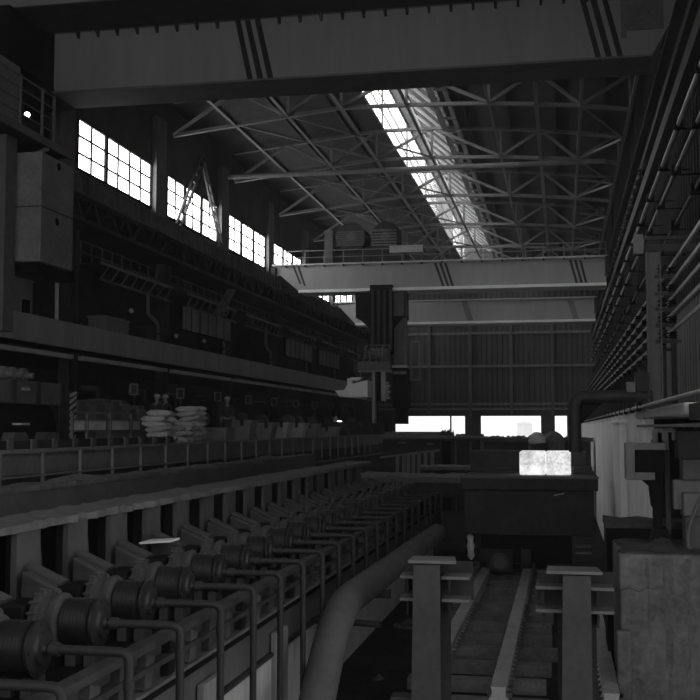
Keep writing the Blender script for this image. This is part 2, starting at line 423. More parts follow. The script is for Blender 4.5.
# --- near bridge crane
NY = 39.9
nzb = (ZY(652, 55, NY)+ZY(51, 92.6, NY))/2; nzt = (ZY(240, 21, NY)+ZY(470, 3.4, NY))/2
t = thing('bridge_crane', 'big overhead bridge crane with black diagonal stripes, closest to the camera', 'crane', (-9, NY, nzb), 'bridge cranes')
xl = XY(56, NY, 92); xr = XY(652, NY, 55)
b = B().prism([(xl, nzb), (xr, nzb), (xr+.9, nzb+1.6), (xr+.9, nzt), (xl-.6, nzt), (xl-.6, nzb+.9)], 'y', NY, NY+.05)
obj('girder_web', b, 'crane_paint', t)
b = B(); b.box(xl-.2, xr, NY-.12, NY+2.0, nzb-.08, nzb); b.box(xl, xr, NY+1.8, NY+1.86, nzb, nzt)
obj('girder_box', b, 'grey_steel', t)
obj('girder_top', B().box(xl-.8, xr+.9, NY-.1, NY+2.1, nzt, nzt+.08), 'grey_steel', t)
wy = NY-2.9
obj('walkway', B().box(xl-1.0, xr+1, wy, NY-.1, nzt+.02, nzt+.1), 'dark_steel', t)
obj('front_girder', B().box(xl-1.2, xr+1, wy-.06, wy+.05, nzt+.0, nzt+1.5), 'crane_paint', t)
for i in range(28):
    x = xl+.9+i*.83
    if x > xr: break
    obj('gusset', B().prism([(NY, nzt), (NY-.32, nzt), (NY, nzt-.26)], 'x', x, x+.1), 'dark_steel', t)
stripes('hazard_stripe', NY, [(235.1,240.3,20,247.5,253,79.5),(244.6,250,19.5,257.4,263.4,79),(254.7,260.2,19,267.6,273.6,78.5)], t)
stripes('hazard_stripe', NY, [(580,585.5,0,595.6,601.4,58),(590.2,596.6,0,606,612.4,57.5),(602,607.6,0,617.6,623.4,57)], t)
b = B(); b.box(XY(634, NY), XY(672, NY), NY-.06, NY, nzb+.95, nzt-.05); b.box(XY(628, NY), XY(634, NY), NY-.03, NY, nzb+.7, nzt-.05)
obj('end_plate', b, 'grey_steel', t)
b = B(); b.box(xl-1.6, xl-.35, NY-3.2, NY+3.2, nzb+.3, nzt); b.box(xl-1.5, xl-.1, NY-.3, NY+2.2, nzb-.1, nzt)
obj('end_carriage', b, 'black_steel', t)  # black here stands in for the shadow over the girder's left end
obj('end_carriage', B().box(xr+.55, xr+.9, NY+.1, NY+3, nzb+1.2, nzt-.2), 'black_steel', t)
# hanging cabin of the near crane: steel box under a caged walkway
c0 = at(40, 261, X=-18.5); c1 = at(72.5, 268.5, X=-18.5); cyn, cyf = c0.y, c1.y; cx0 = XY(9, cyn, 261); cx1 = -18.5
czb = c0.z; czt = ZX(40, 150, -18.5)
cb = B().box(cx0, cx1, cyn, cyf, czb, czt)
cab = obj('cabin', cb, 'mid_steel', t, bevel=.04)
obj('cabin_seam', B().box(cx0-.01, cx1+.012, cyn-.012, cyf, czb+2.0, czb+2.05), 'dark_steel', cab)
for px, py in ((59, 167), (57, 222)):
    p = at(px, py, X=cx1); obj('porthole', B().lathe((cx1-.02, p.y, p.z), (1, 0, 0), [(0, .16), (.035, .14)], 14), 'black_steel', cab)
obj('cabin_floor', B().box(cx0+.3, cx1-.2, cyn+.3, cyf+.6, czb-.35, czb), 'black_steel', t)
wz = ZX(36, 139, -18.9)
w = obj('cage_walkway', B().box(-20.8, -18.7, 31, cyf+.2, wz-.1, wz), 'dark_steel', t)
obj('toe_board', B().box(-18.74, -18.66, 31, cyf+.2, wz-.16, wz+.12), 'grey_steel', w)
for px in (13.5, 36, 48):
    y = YX(px, -18.7); obj('rail_post', B().bar((-18.7, y, wz), (-18.7, y, wz+1.9), .09), 'grey_steel', w)
y0 = YX(13.5, -18.7); y1 = YX(48, -18.7)
for z in (.5, .95, 1.4, 1.85): obj('hand_rail', B().bar((-18.7, 31, wz+z), (-18.7, y1, wz+z), .045), 'grey_steel', w)
obj('knee_brace', B().bar((-18.9, y1, wz-.1), (-20.6, y1-1, wz-1.2), .15), 'grey_steel', w)
obj('control_cubicle', B().box(-20.6, -19.0, 31.5, YX(13, -19), wz, wz+2.35), 'mid_steel', t, bevel=.03)
obj('guide_mast', B().box(XY(-14, 35.4), XY(11.2, 36.2), 35.4, 36.2, ZY(11, 330, 35.4), wz-.1), 'grey_steel', t, bevel=.02)
obj('cab_panel', B().box(-20.8, -20.4, cyf+.3, cyf+1.6, czt-1.5, nzb), 'black_steel', t)
p = at(27, 115, Y=37.6); lt = thing('daylight_gap', 'small bright gap of daylight behind the crane walkway railing', 'lamp', p)
obj('glass', B().lathe(p, (.6, -.8, 0), [(0, .07), (.04, .11), (.08, .05)], 10), 'lamp_glow', lt)  # glowing disc added in place of daylight coming through a gap
obj('housing', B().lathe(p, (.6, -.8, 0), [(-.15, .08), (0, .125), (.02, .125)], 10), 'black_steel', lt)

# --- middle crane with its hanging mast
def bridge(label, Y, x0, x1, zb, zt, depth, paint):
    t = thing('bridge_crane', label, 'crane', ((x0+x1)/2, Y, zb), 'bridge cranes')
    obj('girder_web', B().prism([(x0+2.0, zb), (x1, zb), (x1, zt), (x0, zt), (x0, 11.5), (x0+.5, 11.5)], 'y', Y, Y+.06), paint, t)
    obj('girder_box', B().box(x0+2.2, x1, Y+.1, Y+depth, zb+.05, zt-.05), 'dark_steel', t)
    obj('bottom_flange', B().box(x0+2.0, x1, Y-.34, Y+depth+.1, zb-.12, zb+.1), 'white_paint', t)  # white paints in the lit strip along the lower edge
    obj('top_flange', B().box(x0-.1, x1+.1, Y-.3, Y+depth+.1, zt, zt+.12), 'light_paint', t)  # pale paint likewise carries the lit upper edge
    obj('end_carriage', B().box(x1-.1, x1+.15, Y-1.5, Y+depth+1.5, zb+.6, zt-.1), 'dark_steel', t)
    obj('end_carriage', B().box(x0-.15, x0+.2, Y-.4, Y+depth+.3, 11.48, zt-.1), 'dark_steel', t)
    return t
MY = 80.0
mzb = (ZY(302, 291, MY)+ZY(607, 285, MY))/2; mzt = (ZY(275, 265, MY)+ZY(607, 259, MY))/2
x0 = XY(274, MY, 265); x1 = XY(606, MY, 265)
t = bridge('pale overhead bridge crane with trolley and hanging mast, second from the camera', MY, x0, x1, mzb, mzt, 2.0, 'crane_far_paint')
MC = t
stripes('hazard_stripe', MY, [(434,436.5,263,442,444.5,286),(439,441.5,263,447,449.5,286),(444,446.5,263,451.5,454,286),
                              (569,571.5,260,575.5,578,283),(574,576.5,260,580.5,583,283),(579,581.5,260,585,587.5,283),
                              (292.5,294.5,266,299.5,301.5,284),(297,299,266,304,306,286)], t, 'dark_steel', .03)
# railing along the top
rl = obj('hand_rail', B().bar((x0+1, MY-.2, mzt+1.1), (x1, MY-.2, mzt+1.1), .07), 'truss_steel', t)
obj('mid_rail', B().bar((x0+1, MY-.2, mzt+.6), (x1, MY-.2, mzt+.6), .05), 'truss_steel', rl)
for i in range(17):
    x = x0+1+(x1-x0-1)*i/16; obj('rail_post', B().bar((x, MY-.2, mzt+.1), (x, MY-.2, mzt+1.1), .07), 'truss_steel', rl)
    obj('flange_bracket', B().box(x-.05, x+.05, MY-.32, MY, mzt-.12, mzt+.02), 'dark_steel', t)
# trolley: two big rope drums in a housing
def mx(px): return XY(px, MY+1, 250)
def mz(py): return ZY(370, py, MY+1)
tr = obj('trolley_frame', B().box(mx(328), mx(402), MY+.8, MY+5, mzt+.12, mz(246)), 'dark_steel', t)
for a in (353, 387):
    c = Vector((mx(a), MY+.35, mz(238))); r = mx(a+14.5)-mx(a)
    dr = obj('rope_drum', B().lathe(c, (0, 1, 0), [(0, r*.86), (.02, r*1.0), (.14, r*1.0), (.16, r*.82), (2.4, r*.82), (2.42, r), (2.55, r)], 26), 'dark_steel', t)
    obj('drum_rim', B().lathe(c-Vector((0, .06, 0)), (0, 1, 0), [(0, r*.3), (.05, r*.34), (.06, r*.2)], 18), 'grey_steel', dr)
b = B(); b.box(mx(327), mx(335), MY+.1, MY+1.2, mzt+.1, mz(231)); obj('trolley_post', b, 'grey_steel', t)
for i in range(7):
    z = mz(246)+i*(mz(233)-mz(246))/6; obj('drum_guard', B().box(mx(338), mx(366), MY+.2, MY+.26, z-.05, z+.05), 'grey_steel', t)
for i in range(6):
    z = mz(247)+i*(mz(233)-mz(247))/5; obj('drum_guard', B().box(mx(373), mx(398), MY+.2, MY+.26, z-.05, z+.05), 'mid_steel', t)
obj('trolley_lid', B().box(mx(372), mx(394), MY+.1, MY+3, mz(233.5), mz(232)), 'mid_steel', t)
obj('resistor_case', B().box(mx(392), mx(425), MY-.25, MY+.8, mz(256), mz(249)), 'light_paint', t)
obj('trolley_post', B().box(mx(403), mx(406), MY+.3, MY+.7, mzt, mz(233)), 'grey_steel', t)
for a in ((330, 258, 350, 226), (395, 262, 430, 232)):
    obj('stay_rod', B().bar(at(a[0], a[1], Y=MY+1), at(a[2], a[3], Y=MY+1), .09), 'truss_steel', t)
# mast
def vx(px): return XY(px, MY-.6, 350)
def vz(py): return ZY(385, py, MY-.6)
m_ = obj('mast', B().box(vx(370), vx(392), MY-.6, MY+2.2, vz(352), mzb+.3), 'black_steel', t)
for px in (373, 379, 385, 391): obj('guide_rib', B().box(vx(px)-.1, vx(px)+.1, MY-.75, MY-.6, vz(350), mzb-.05), 'dark_steel', m_)
obj('mast_sleeve', B().box(vx(355), vx(370), MY-.3, MY+1.5, vz(317), mzb-.2), 'black_steel', t)
obj('mast_sleeve', B().box(vx(392), vx(405), MY-.2, MY+1.5, vz(318), mzb-.2), 'dark_steel', t)
obj('mast_funnel', B().prism([(vx(357), vz(316)), (vx(371), vz(330)), (vx(392), vz(330)), (vx(404), vz(316))], 'y', MY-.5, MY+1.6), 'black_steel', t)
pl = obj('mast_platform', B().box(vx(359), vx(392), MY-1.4, MY+2, vz(371), vz(362)), 'grey_steel', t)
for z in (358, 352, 346): obj('platform_rail', B().bar((vx(360), MY-1.35, vz(z)), (vx(392), MY-1.35, vz(z)), .08), 'grey_steel', pl)
for px in (360, 366, 372, 378, 385, 391): obj('platform_post', B().bar((vx(px), MY-1.35, vz(362)), (vx(px), MY-1.35, vz(345)), .08), 'grey_steel', pl)
mc_ = obj('winch', B().lathe((vx(366), MY-.8, vz(353)), (1, 0, 0), [(0, .55), (.15, .55), (.2, .35), (1.2, .35), (1.25, .55), (1.4, .55)], 16), 'mid_steel', t)
obj('winch_motor', B().box(vx(381), vx(389), MY-1.1, MY-.2, vz(361), vz(349)), 'grey_steel', mc_)
hd = obj('tong_head', B().box(vx(359), vx(392), MY-1.2, MY+1.4, vz(372), vz(370)), 'light_paint', t)
for a, c, m2 in ((372.5, 375.5, 'light_paint'), (377, 381, 'black_steel'), (381.5, 386, 'light_paint')):
    obj('tong_arm', B().box(vx(a), vx(c), MY-.9, MY-.2, vz(423 if a < 376 else 401), vz(372)), m2, t)
for i in range(6): obj('arm_tooth', B().box(vx(385.5), vx(390 if i % 2 else 388.5), MY-.8, MY-.3, vz(384+i*3), vz(381.8+i*3)), 'light_paint', t)
obj('tong_block', B().box(vx(368), vx(372.5), MY-.9, MY, vz(399), vz(376)), 'grey_steel', t)
# slender service leg right of the mast
obj('service_leg', B().ibeam((vx(398.5), MY, vz(366)), (vx(398.5), MY, mzb-.1), .75, .6, .08, up=(0,1,0)), 'grey_steel', t)
obj('service_leg', B().box(vx(403), vx(405.6), MY-.2, MY+.4, vz(366), mzb-.1), 'mid_steel', t)
cbn = obj('operator_cab', B().box(vx(393), vx(407), MY-.9, MY+1.2, vz(408), vz(366)), 'black_steel', t)
obj('cab_roof', B().box(vx(392.5), vx(407.5), MY-1.0, MY+1.3, vz(368), vz(365.6)), 'light_paint', cbn)
obj('cab_sill', B().box(vx(393.5), vx(407), MY-.95, MY-.9, vz(374.5), vz(371.5)), 'mid_steel', cbn)
b = B()
for a, c, e, g in ((408, 410, 341, 380), (417, 419, 341, 380), (408, 419, 378.5, 380.5), (408, 419, 340, 342)): b.box(vx(a), vx(c), MY+.3, MY+.45, vz(g), vz(e))
obj('ladder_frame', b, 'mid_steel', t)
obj('lower_column', B().box(vx(395), vx(405), MY-.5, MY+1.2, vz(424), vz(408)), 'black_steel', t)
# daylit patch beside the mast, modelled as a white hopper
hp = thing('daylit_hopper', 'white pointed hopper left of the crane mast, daylight put into its colour', 'hopper', at(352, 397, Y=MY-2))
HY = MY-3.6
pts = [at(px, py, Y=HY) for px, py in ((335, 391), (340, 396.5), (367.5, 396.8), (367.5, 380), (347, 385), (344, 390))]
obj('hopper_body', B().prism([(p.x, p.z) for p in pts], 'y', HY, HY+2.2), 'white_paint', hp)
pts = [at(px, py, Y=HY-.05) for px, py in ((335, 390.5), (340, 396.6), (351, 397), (346.5, 390))]
obj('spout', B().prism([(p.x, p.z) for p in pts], 'y', HY-.15, HY+2.3), 'white_paint', hp)
pts = [at(px, py, Y=HY) for px, py in ((346, 386), (346, 378.5), (351, 377), (361, 377), (357, 380), (350, 380.5), (349.5, 385))]
obj('hopper_bracket', B().prism([(p.x, p.z) for p in pts], 'y', HY+.4, HY+1.2), 'white_paint', hp)
obj('hanger_rod', B().bar(at(360, 378, Y=HY+.8), at(362, 371, Y=HY+.8), .1), 'mid_steel', hp)
# --- far crane
FY = 103.0
fzb = ZY(520, 321.5, FY); fzt = ZY(520, 299.5, FY)
t = bridge('pale overhead bridge crane farthest from the camera, close to the end wall', FY, x0, x1-.1, fzb, fzt, 2.0, 'crane_far_paint')
stripes('hazard_stripe', FY, [(461,467,301,467,473.5,320.5),(567,573,300,573.5,579.5,319.5)], t, 'mid_steel', .03)
# ---------------------------------------------------------------- right crane runway and its lines
t = thing('runway_girder', 'dark crane runway girder running along the right wall', 'girder', (3.9, 20, 11.4))
obj('plate_girder', B().ibeam((3.95, 14, 12.1), (3.95, YE, 12.1), .8, 1.6, .08), 'dark_steel', t)
obj('crane_rail', B().bar((3.95, 14, 12.96), (3.95, YE, 12.96), .1, .14), 'grey_steel', t)
b = B(); b.bar((3.6, 14, 10.3), (3.6, YE, 10.3), .14, .5)
obj('lower_channel', b, 'dark_steel', t)
t = thing('festoon_line', 'dark insulated conductor strung with beads under the right runway girder', 'conductor', (3.2, 45, 10.6))
obj('wire', B().bar((3.45, 45, 10.75), (3.45, 127, 10.75), .05), 'dark_steel', t)
for i in range(40):
    y = 47+i*2.0; obj('bead', B().lathe((3.45, y, 10.9), (0, 0, -1), [(0, .05), (.08, .17), (.16, .08), (.22, .17), (.34, .05)], 8), 'insulator', t)
for k, (X, px, py, r, m_, lab) in enumerate(((3.45, 668.5, 151, .085, 'bright_pipe', 'upper shiny pipe clipped along the right wall below the runway'),
                                   (3.45, 673.5, 176, .06, 'bright_pipe', 'lower shiny pipe clipped along the right wall below the runway'),
                                   (3.5, 681, 215, .05, 'grey_steel', 'thin dull pipe lowest along the right wall above the collector bars'))):
    z = ZX(px, py, X)
    t = thing('wall_pipe', lab, 'pipe', (X, 16, z), 'pipes on the right wall')
    obj('tube', B().cyl((X, 16, z), (X, YE-2, z), r, 10), m_, t)
    for i in range(20):
        y = 22+i*5.2+k; obj('clip', B().box(X-.13, X+.95, y-.03, y+.03, z-.16, z-.12).box(X-.14, X+.14, y-.12, y+.12, z-.13, z+.12), 'black_steel', t)
# collector bars on insulator brackets
PX_ = 1.98; YP = YX(655, PX_, 330)
zb = [ZX(680, y, 2.35) for y in (253, 272, 289, 306.5, 324)]
for k, z in enumerate(zb):
    t = thing('collector_bar', 'bare crane collector bar on the right wall, %s from the top' % ['first','second','third','fourth','fifth'][k], 'bar', (2.35, 12, z), 'collector bars')
    obj('bar', B().bar((2.35, 12, z), (2.35, YE-3, z), .05, .07), 'bright_pipe', t)
    for i in range(32):
        y = YP+.05+i*2.6
        obj('insulator', B().lathe((2.35, y, z-.03), (0, 0, -1), [(0, .04), (.02, .11), (.05, .06), (.08, .12), (.11, .06), (.14, .11), (.18, .04)], 10 if i < 6 else 7), 'insulator', t)
for i in range(32):
    y = YP+.05+i*2.6
    if i == 0: continue
    t = thing('collector_bracket', 'small bracket post carrying the collector bars, %s beyond the tall post' % (ORD[i-1].replace('nearest', 'first') if i <= 30 else 'thirty-first'), 'bracket', (2.6, y, .5), 'collector bracket posts')
    obj('post', B().ibeam((2.62, y, .5), (2.62, y, zb[0]+.1), .12, .16, .02, up=(0,1,0)), 'dark_steel', t)
    for z in zb: obj('arm', B().bar((2.3, y, z-.24), (2.62, y, z-.24), .06), 'dark_steel', t)
t = thing('collector_post', 'tall steel post on the ledge holding a stack of dark insulators', 'post', (PX_, YP, .5))
obj('shaft', B().ibeam((PX_-.02, YP-.1, .5), (PX_-.02, YP-.1, ZX(655, 250, PX_)), .24, .3, .03, up=(1,0,0)), 'grey_steel', t)
zp = ZX(655, 246, PX_)
obj('cross_arm', B().bar((PX_-.35, YP-.1, zp), (XR-.1, YP-.1, zp), .1, .16), 'dark_steel', t)
obj('cross_arm', B().bar((PX_-.2, YP-.1, zp+.22), (XR-.1, YP-.1, zp+.22), .07), 'dark_steel', t)
obj('pipe_clamp', B().box(PX_-.42, PX_-.22, YP-.2, YP, zp-.12, zp+.3), 'mid_steel', t)
obj('base_plate', B().box(PX_-.3, PX_+.3, YP-.35, YP+.2, .5, .54), 'dark_steel', t)
for z in zb: obj('arm', B().bar((PX_, YP-.1, z-.25), (2.5, YP-.1, z-.25), .07), 'dark_steel', t)
for z in zb: obj('standoff', B().lathe((2.14, YP-.1, z-.2), (0, 0, 1), [(0, .07), (.03, .12), (.08, .07), (.12, .13), (.16, .07), (.2, .1)], 10), 'insulator', t)
obj('junction_box', B().box(PX_-.42, PX_-.16, YP-.3, YP, .75, 1.15), 'dark_steel', t)
obj('junction_box', B().box(PX_-.62, PX_-.44, YP-.2, YP+.1, .65, .95), 'mid_steel', t)
# handrail pipe and ledge of the gallery edge
t = thing('edge_pipe', 'pale pipe running along the edge of the right gallery', 'pipe', (1.66, 12, .52))
z = ZX(700, 391.5, 1.66)
obj('tube', B().cyl((1.66, 12, z), (1.66, YE-1, z), .033, 10), 'bright_pipe', t)
for i in range(40): obj('clip', B().box(1.61, 1.71, 24.6+i*2.5, 24.68+i*2.5, z-.1, z+.04), 'dark_steel', t)
t = thing('ledge_beam', 'short pale concrete beam on the ledge at the foot of the tall post', 'beam', (1.9, 17, 0))
a = at(632, 421, X=1.72); c = at(680, 405, X=1.72)
obj('beam', B().box(1.73, 2.6, c.y-.4, a.y-1.4, ZX(650, 418, 1.72), ZX(650, 409, 1.72)), 'pale_concrete', t, bevel=.03)
obj('soffit_channel', B().box(1.8, 3.2, 12, c.y-.4, .1, .33), 'dark_steel', t)
obj('bottom_strip', B().box(1.73, 1.8, 12, a.y-1.4, .0, .05), 'mid_steel', t)
# ================================================================ left gallery
BX = -20.9
gzt = (ZX(12, 311, BX)+ZX(236, 357, BX))/2; gzb = (ZX(12, 335.5, BX)+ZX(300, 386.5, BX))/2
t = thing('gallery_beam', 'long plain pale beam edging the upper gallery on the left', 'beam', (BX, 30, gzb))
obj('fascia', B().box(BX-.35, BX, 32, 126, gzb, gzt), 'gallery_paint', t, bevel=.03)
zl = gzb-.28
for k, (a, c) in enumerate(zip(COLS[:-1], COLS[1:])):
    obj('lower_flange', B().box(BX-.62, BX-.3, max(a, 33)+.5, c-.5, zl-.12, zl+.06), 'light_paint', t)
obj('under_strip', B().box(BX-.5, BX-.1, 32, 126, gzb-.1, gzb), 'black_steel', t)
struct('floor_gallery_left', B().box(-29.3, BX-.36, 30, 127, gzb-.05, gzb+.12), 'dark_steel')
GF = gzb+.12
# cabinets and boxes along the gallery
def cabinet(name, label, px0, px1, py1, X, depth, m, cat='cabinet', base=None, window=False):
    base = gzt+.01 if base is None else base
    y0, y1 = YX(px0, X, py1), YX(px1, X, py1); z1 = ZX(px0, py1, X)
    t = thing(name, label, cat, (X-depth/2, (y0+y1)/2, base))
    bd = obj('body', B().box(X-depth, X, y0, y1, base, z1), m, t, bevel=.02)
    obj('lid', B().box(X-depth-.05, X+.05, y0-.08, y1+.06, z1, z1+.08), m, t)
    if window: obj('window', B().box(X-.005, X+.02, y0+(y1-y0)*.45, y0+(y1-y0)*.85, base+(z1-base)*.3, base+(z1-base)*.68), 'black_steel', t)
    else:
        obj('door', B().box(X, X+.025, y0+.1, y1-.1, base+.1, z1-.1), m, t)
    return t
for o_, px in ((1, 0),):
    t = cabinet('control_cabin', 'grey control cabin with a small dark window on the gallery under the crane cabin', 13.5, 33, 277.5, BX-.4, 1.6, 'mid_steel', 'cabin', GF, True)
cabinet('supply_cabinet', 'low grey cabinet on the gallery beam before the first dark bay', 106, 129, 317, BX-.4, .9, 'mid_steel', base=GF)
cabinet('tool_chest', 'small dark chest on the gallery beside a curved pipe', 147, 156, 327, BX-.4, .8, 'dark_steel', 'chest', GF)
t = thing('vent_pipe', 'pale bent pipe post on the gallery below the crane cabin', 'pipe', at(57, 316, X=BX-.4))
p = at(57, 318, X=BX-.4); q = at(57, 276.5, X=BX-.4); r_ = at(46, 276, X=BX-.4)
obj('tube', B().tube([(p.x, p.y, GF), q, r_], .09, 8, .2), 'light_paint', t)
obj('collar', B().lathe((p.x, p.y, GF+.0), (0, 0, 1), [(0, .2), (.1, .2), (.12, .12), (.8, .13)], 10), 'dark_steel', t)
# S-bend downpipes, one per bay
for k, c in enumerate(COLS[3:9]):
    X = BX-.62; y = c-1.2
    t = thing('downpipe', 'pale S-bend pipe dropping behind the gallery beam, %s bay' % ORD[k].replace('nearest', 'first'), 'pipe', (X, y, GF), 'downpipes over the gallery')
    obj('tube', B().tube([(X, y-1.5, 7.2), (X, y-1.5, 6.0), (X, y, 5.6), (X, y, GF)], .1, 8, .35), 'mid_steel', t)
    obj('flange', B().lathe((X, y, 5.0), (0, 0, 1), [(0, .17), (.08, .17)], 10), 'dark_steel', t)
# upper service walkways with lattice undersides and railings
for k, (a, c) in enumerate(zip(COLS[2:8], COLS[3:9])):
    X = -20.75; y0, y1 = a+1.2, c-1.0
    zf = 7.55
    t = thing('service_walkway', 'bracketed service walkway with railing under the crane runway, %s bay' % ORD[k].replace('nearest', 'first'), 'walkway', (X, y0, zf), 'service walkways')
    obj('deck', B().box(X-1.1, X+.02, y0, y1, zf-.06, zf), 'dark_steel', t)
    obj('edge_channel', B().bar((X, y0, zf), (X, y1, zf), .06, .14), 'mid_steel', t)
    obj('lower_chord', B().bar((X, y0, zf-.75), (X, y1, zf-.75), .07, .1), 'grey_steel', t)
    n = 8
    for i in range(n):
        ya = y0+(y1-y0)*i/n; obj('strut', B().bar((X, ya, zf-.75), (X, ya+(y1-y0)/n*.8, zf), .06), 'grey_steel', t)
    for i in range(n+1):
        ya = y0+(y1-y0)*i/n; obj('rail_post', B().bar((X-1.0, ya, zf), (X-1.0, ya, zf+1.05), .05), 'grey_steel', t)
    for z in (.55, 1.05): obj('hand_rail', B().bar((X-1.0, y0, zf+z), (X-1.0, y1, zf+z), .05), 'grey_steel', t)
# louvre panels
for k in (3, 5, 6):
    X = -20.95; y0, y1 = COLS[k]+1.2, COLS[k]+10.4; z0, z1 = 5.55, 6.85
    t = thing('sheet_panel', 'wide grey sheet panel of upright strips hanging over the gallery, %s of three' % {3: 'nearest', 5: 'second', 6: 'third'}[k], 'panel', (X, y0, z0), 'sheet panels over the gallery')
    for i in range(6):
        a = y0+(y1-y0)*i/6; obj('strip', B().box(X-.1, X, a+.22, a+(y1-y0)/6-.22, z0, z1), 'mid_steel', t)
    obj('backing', B().box(X-.18, X-.1, y0-.1, y1+.1, z0-.1, z1+.1), 'black_steel', t)
    obj('hanger', B().bar((X-.05, y0+3, z1+.1), (X-.05, y0+3, 7.0), .08), 'dark_steel', t); obj('hanger', B().bar((X-.05, y1-2, z1+.1), (X-.05, y1-2, 7.0), .08), 'dark_steel', t)
t = thing('slanted_prop', 'slanting flat steel prop beside the second service walkway', 'prop', at(220, 314, X=-20.3))
obj('bar', B().bar(at(220, 313, X=-20.1), at(231, 290, X=-20.1), .55, .12), 'grey_steel', t)
obj('foot_plate', B().box(-20.9, -20.3, YX(220, -20.6, 313)-.3, YX(220, -20.6, 313)+.5, ZX(220, 314, -20.6)-.1, ZX(220, 314, -20.6)), 'grey_steel', t)
for px, py, lab in ((176, 336, 'bright round work lamp above the gallery beam under the sheet panel'), (204, 341, 'dim boxy lamp above the gallery beam right of the round one'), (131, 311, 'small bright fitting beside the first S-bend pipe')):
    p = at(px, py, X=-21.5)
    t = thing('work_lamp', lab, 'lamp', p)
    obj('shade', B().lathe(p, (.5, -.6, .15), [(-.2, .06), (0, .15), (.05, .16)], 12), 'grey_steel', t)
    obj('lens', B().lathe(p, (.5, -.6, .15), [(.03, .12), (.08, .1)], 12), 'bin_light', t)
    obj('arm', B().bar(p, (p.x-.3, p.y, p.z), .05).bar((p.x-.3, p.y, p.z), (p.x-.3, p.y, GF), .05), 'dark_steel', t)
# ---------------------------------------------------------------- machinery under the gallery
rnd = random.Random(3)
for k in range(13):
    y = 43+k*4.6; X = -19.2+rnd.uniform(-.4, .4)
    t = thing('pump_unit', 'dark pump unit on the operating floor under the gallery, %s in the row' % ORD[k], 'pump', (X, y, PZ), 'pump units under the gallery')
    obj('base', B().box(X-.7, X+.7, y-1.3, y+1.3, PZ, PZ+.4), 'grey_steel', t, bevel=.03)
    obj('motor', B().lathe((X, y-1.2, PZ+.95), (0, 1, 0), [(0, .3), (.05, .45), (1.0, .45), (1.05, .3)], 14), 'grey_steel', t)
    obj('casing', B().lathe((X-.5, y+.7, PZ+.95), (1, 0, 0), [(0, .3), (.1, .55), (.7, .55), (.8, .3), (1.0, .2)], 14), 'dark_steel', t)
    obj('riser', B().tube([(X, y+.7, PZ+1.4), (X, y+.7, PZ+2.2), (X-.8, y+.7, PZ+2.2)], .12, 8, .2), 'dark_steel', t)
for k in range(9):
    y = 45+k*5.9; X = -18.3
    t = thing('switch_box', 'small framed switch box on a stand under the gallery, %s in the row' % ORD[k], 'box', (X, y, PZ), 'switch boxes under the gallery')
    obj('stand', B().bar((X, y, PZ), (X, y, PZ+1.95), .08), 'dark_steel', t)
    obj('box', B().box(X-.16, X+.16, y-.1, y+.1, PZ+1.95, PZ+2.42), 'dark_steel', t)
    fr = B(); z0, z1 = PZ+1.93, PZ+2.44
    for a in ((-.2,-.14,z0,z1),(.14,.2,z0,z1),(-.14,.14,z0,z0+.06),(-.14,.14,z1-.06,z1)): fr.box(X+a[0], X+a[1], y-.16, y-.1, a[2], a[3])
    obj('frame', fr, 'mid_steel', t)
rnd = random.Random(5)
for k in range(8):
    px = 76+k*8.5; X = -17.4; y = YX(px, X); h = rnd.uniform(.75, 1.15)
    t = thing('equipment_case', 'boxy equipment case behind the panelled guard rail, %s from the striped post' % ORD[k].replace('nearest', 'first'), 'case', (X, y, PZ), 'equipment cases behind the guard rail')
    obj('body', B().box(X-.5, X+.3, y-.42, y+.42, PZ, PZ+h+.35), 'mid_steel' if k % 2 else 'grey_steel', t, bevel=.02)
    obj('lid', B().box(X-.45, X+.25, y-.3, y+.3, PZ+h+.35, PZ+h+.5), 'grey_steel', t)
# charging machine: grey deck over a shadowed opening built as a black body, striped corner post
CXm = -16.6
def cy_(px, py): return YX(px, CXm, py)
t = thing('charging_machine', 'long grey machine deck over a shadowed opening modelled as a black rounded body, on the operating floor', 'machine', (CXm, cy_(35, 420), PZ))
y0, y1 = cy_(-25, 390), cy_(64, 390)
z0, z1 = ZX(30, 404, CXm), ZX(30, 381, CXm)
dk = obj('deck', B().box(CXm-1.6, CXm, y0, y1, z0, z1), 'grey_steel', t, bevel=.03)
for px in (13, 37.5, 62): obj('deck_stiffener', B().box(CXm, CXm+.06, cy_(px, 392)-.12, cy_(px, 392)+.12, z0, z1), 'dark_steel', dk)
obj('name_plate', B().box(CXm, CXm+.02, cy_(21.5, 388), cy_(29.5, 388), ZX(25, 390.5, CXm), ZX(25, 387.5, CXm)), 'light_paint', dk)
prof = [(y0, PZ), (y0, z0), (y1-.9, z0), (y1-.45, z0-.25), (y1-.25, z0-.6), (y1-.15, PZ)]
obj('housing', B().prism(prof, 'x', CXm-1.5, CXm-.15), 'black_steel', t)  # black solid painted in for the shade of the opening under the deck
for px in (5, 14, 25): 
    p = at(px, 376, X=CXm-.8); obj('gear', B().lathe((CXm-1.0, p.y, z1+.22), (1, 0, 0), [(0, .12), (.02, .26), (.22, .26), (.24, .1), (.5, .1)], 12), 'mid_steel', t)
obj('gear_tie', B().bar((CXm-.7, y0, z1+.3), (CXm-.7, cy_(30, 376), z1+.12), .1), 'mid_steel', t)
for px in (12, 44):
    y = cy_(px, 434); obj('wheel_guard', B().prism([(y-.6, PZ), (y-.35, PZ+.38), (y+.35, PZ+.38), (y+.6, PZ)], 'x', CXm-.1, CXm+.3), 'grey_steel', t)
obj('step', B().box(CXm-.1, CXm+.2, cy_(15, 430), cy_(24, 430), ZX(18, 425, CXm), ZX(18, 423, CXm)), 'light_paint', t)
hpz = thing('hazard_post', 'post painted with slanting black and pale hazard stripes beside the shadowed opening', 'post', (CXm+.1, cy_(68, 420)+.2, PZ))
ya = cy_(65, 420)+.12; yb = cy_(72, 420)+.1; zt_ = ZX(68, 391, CXm)
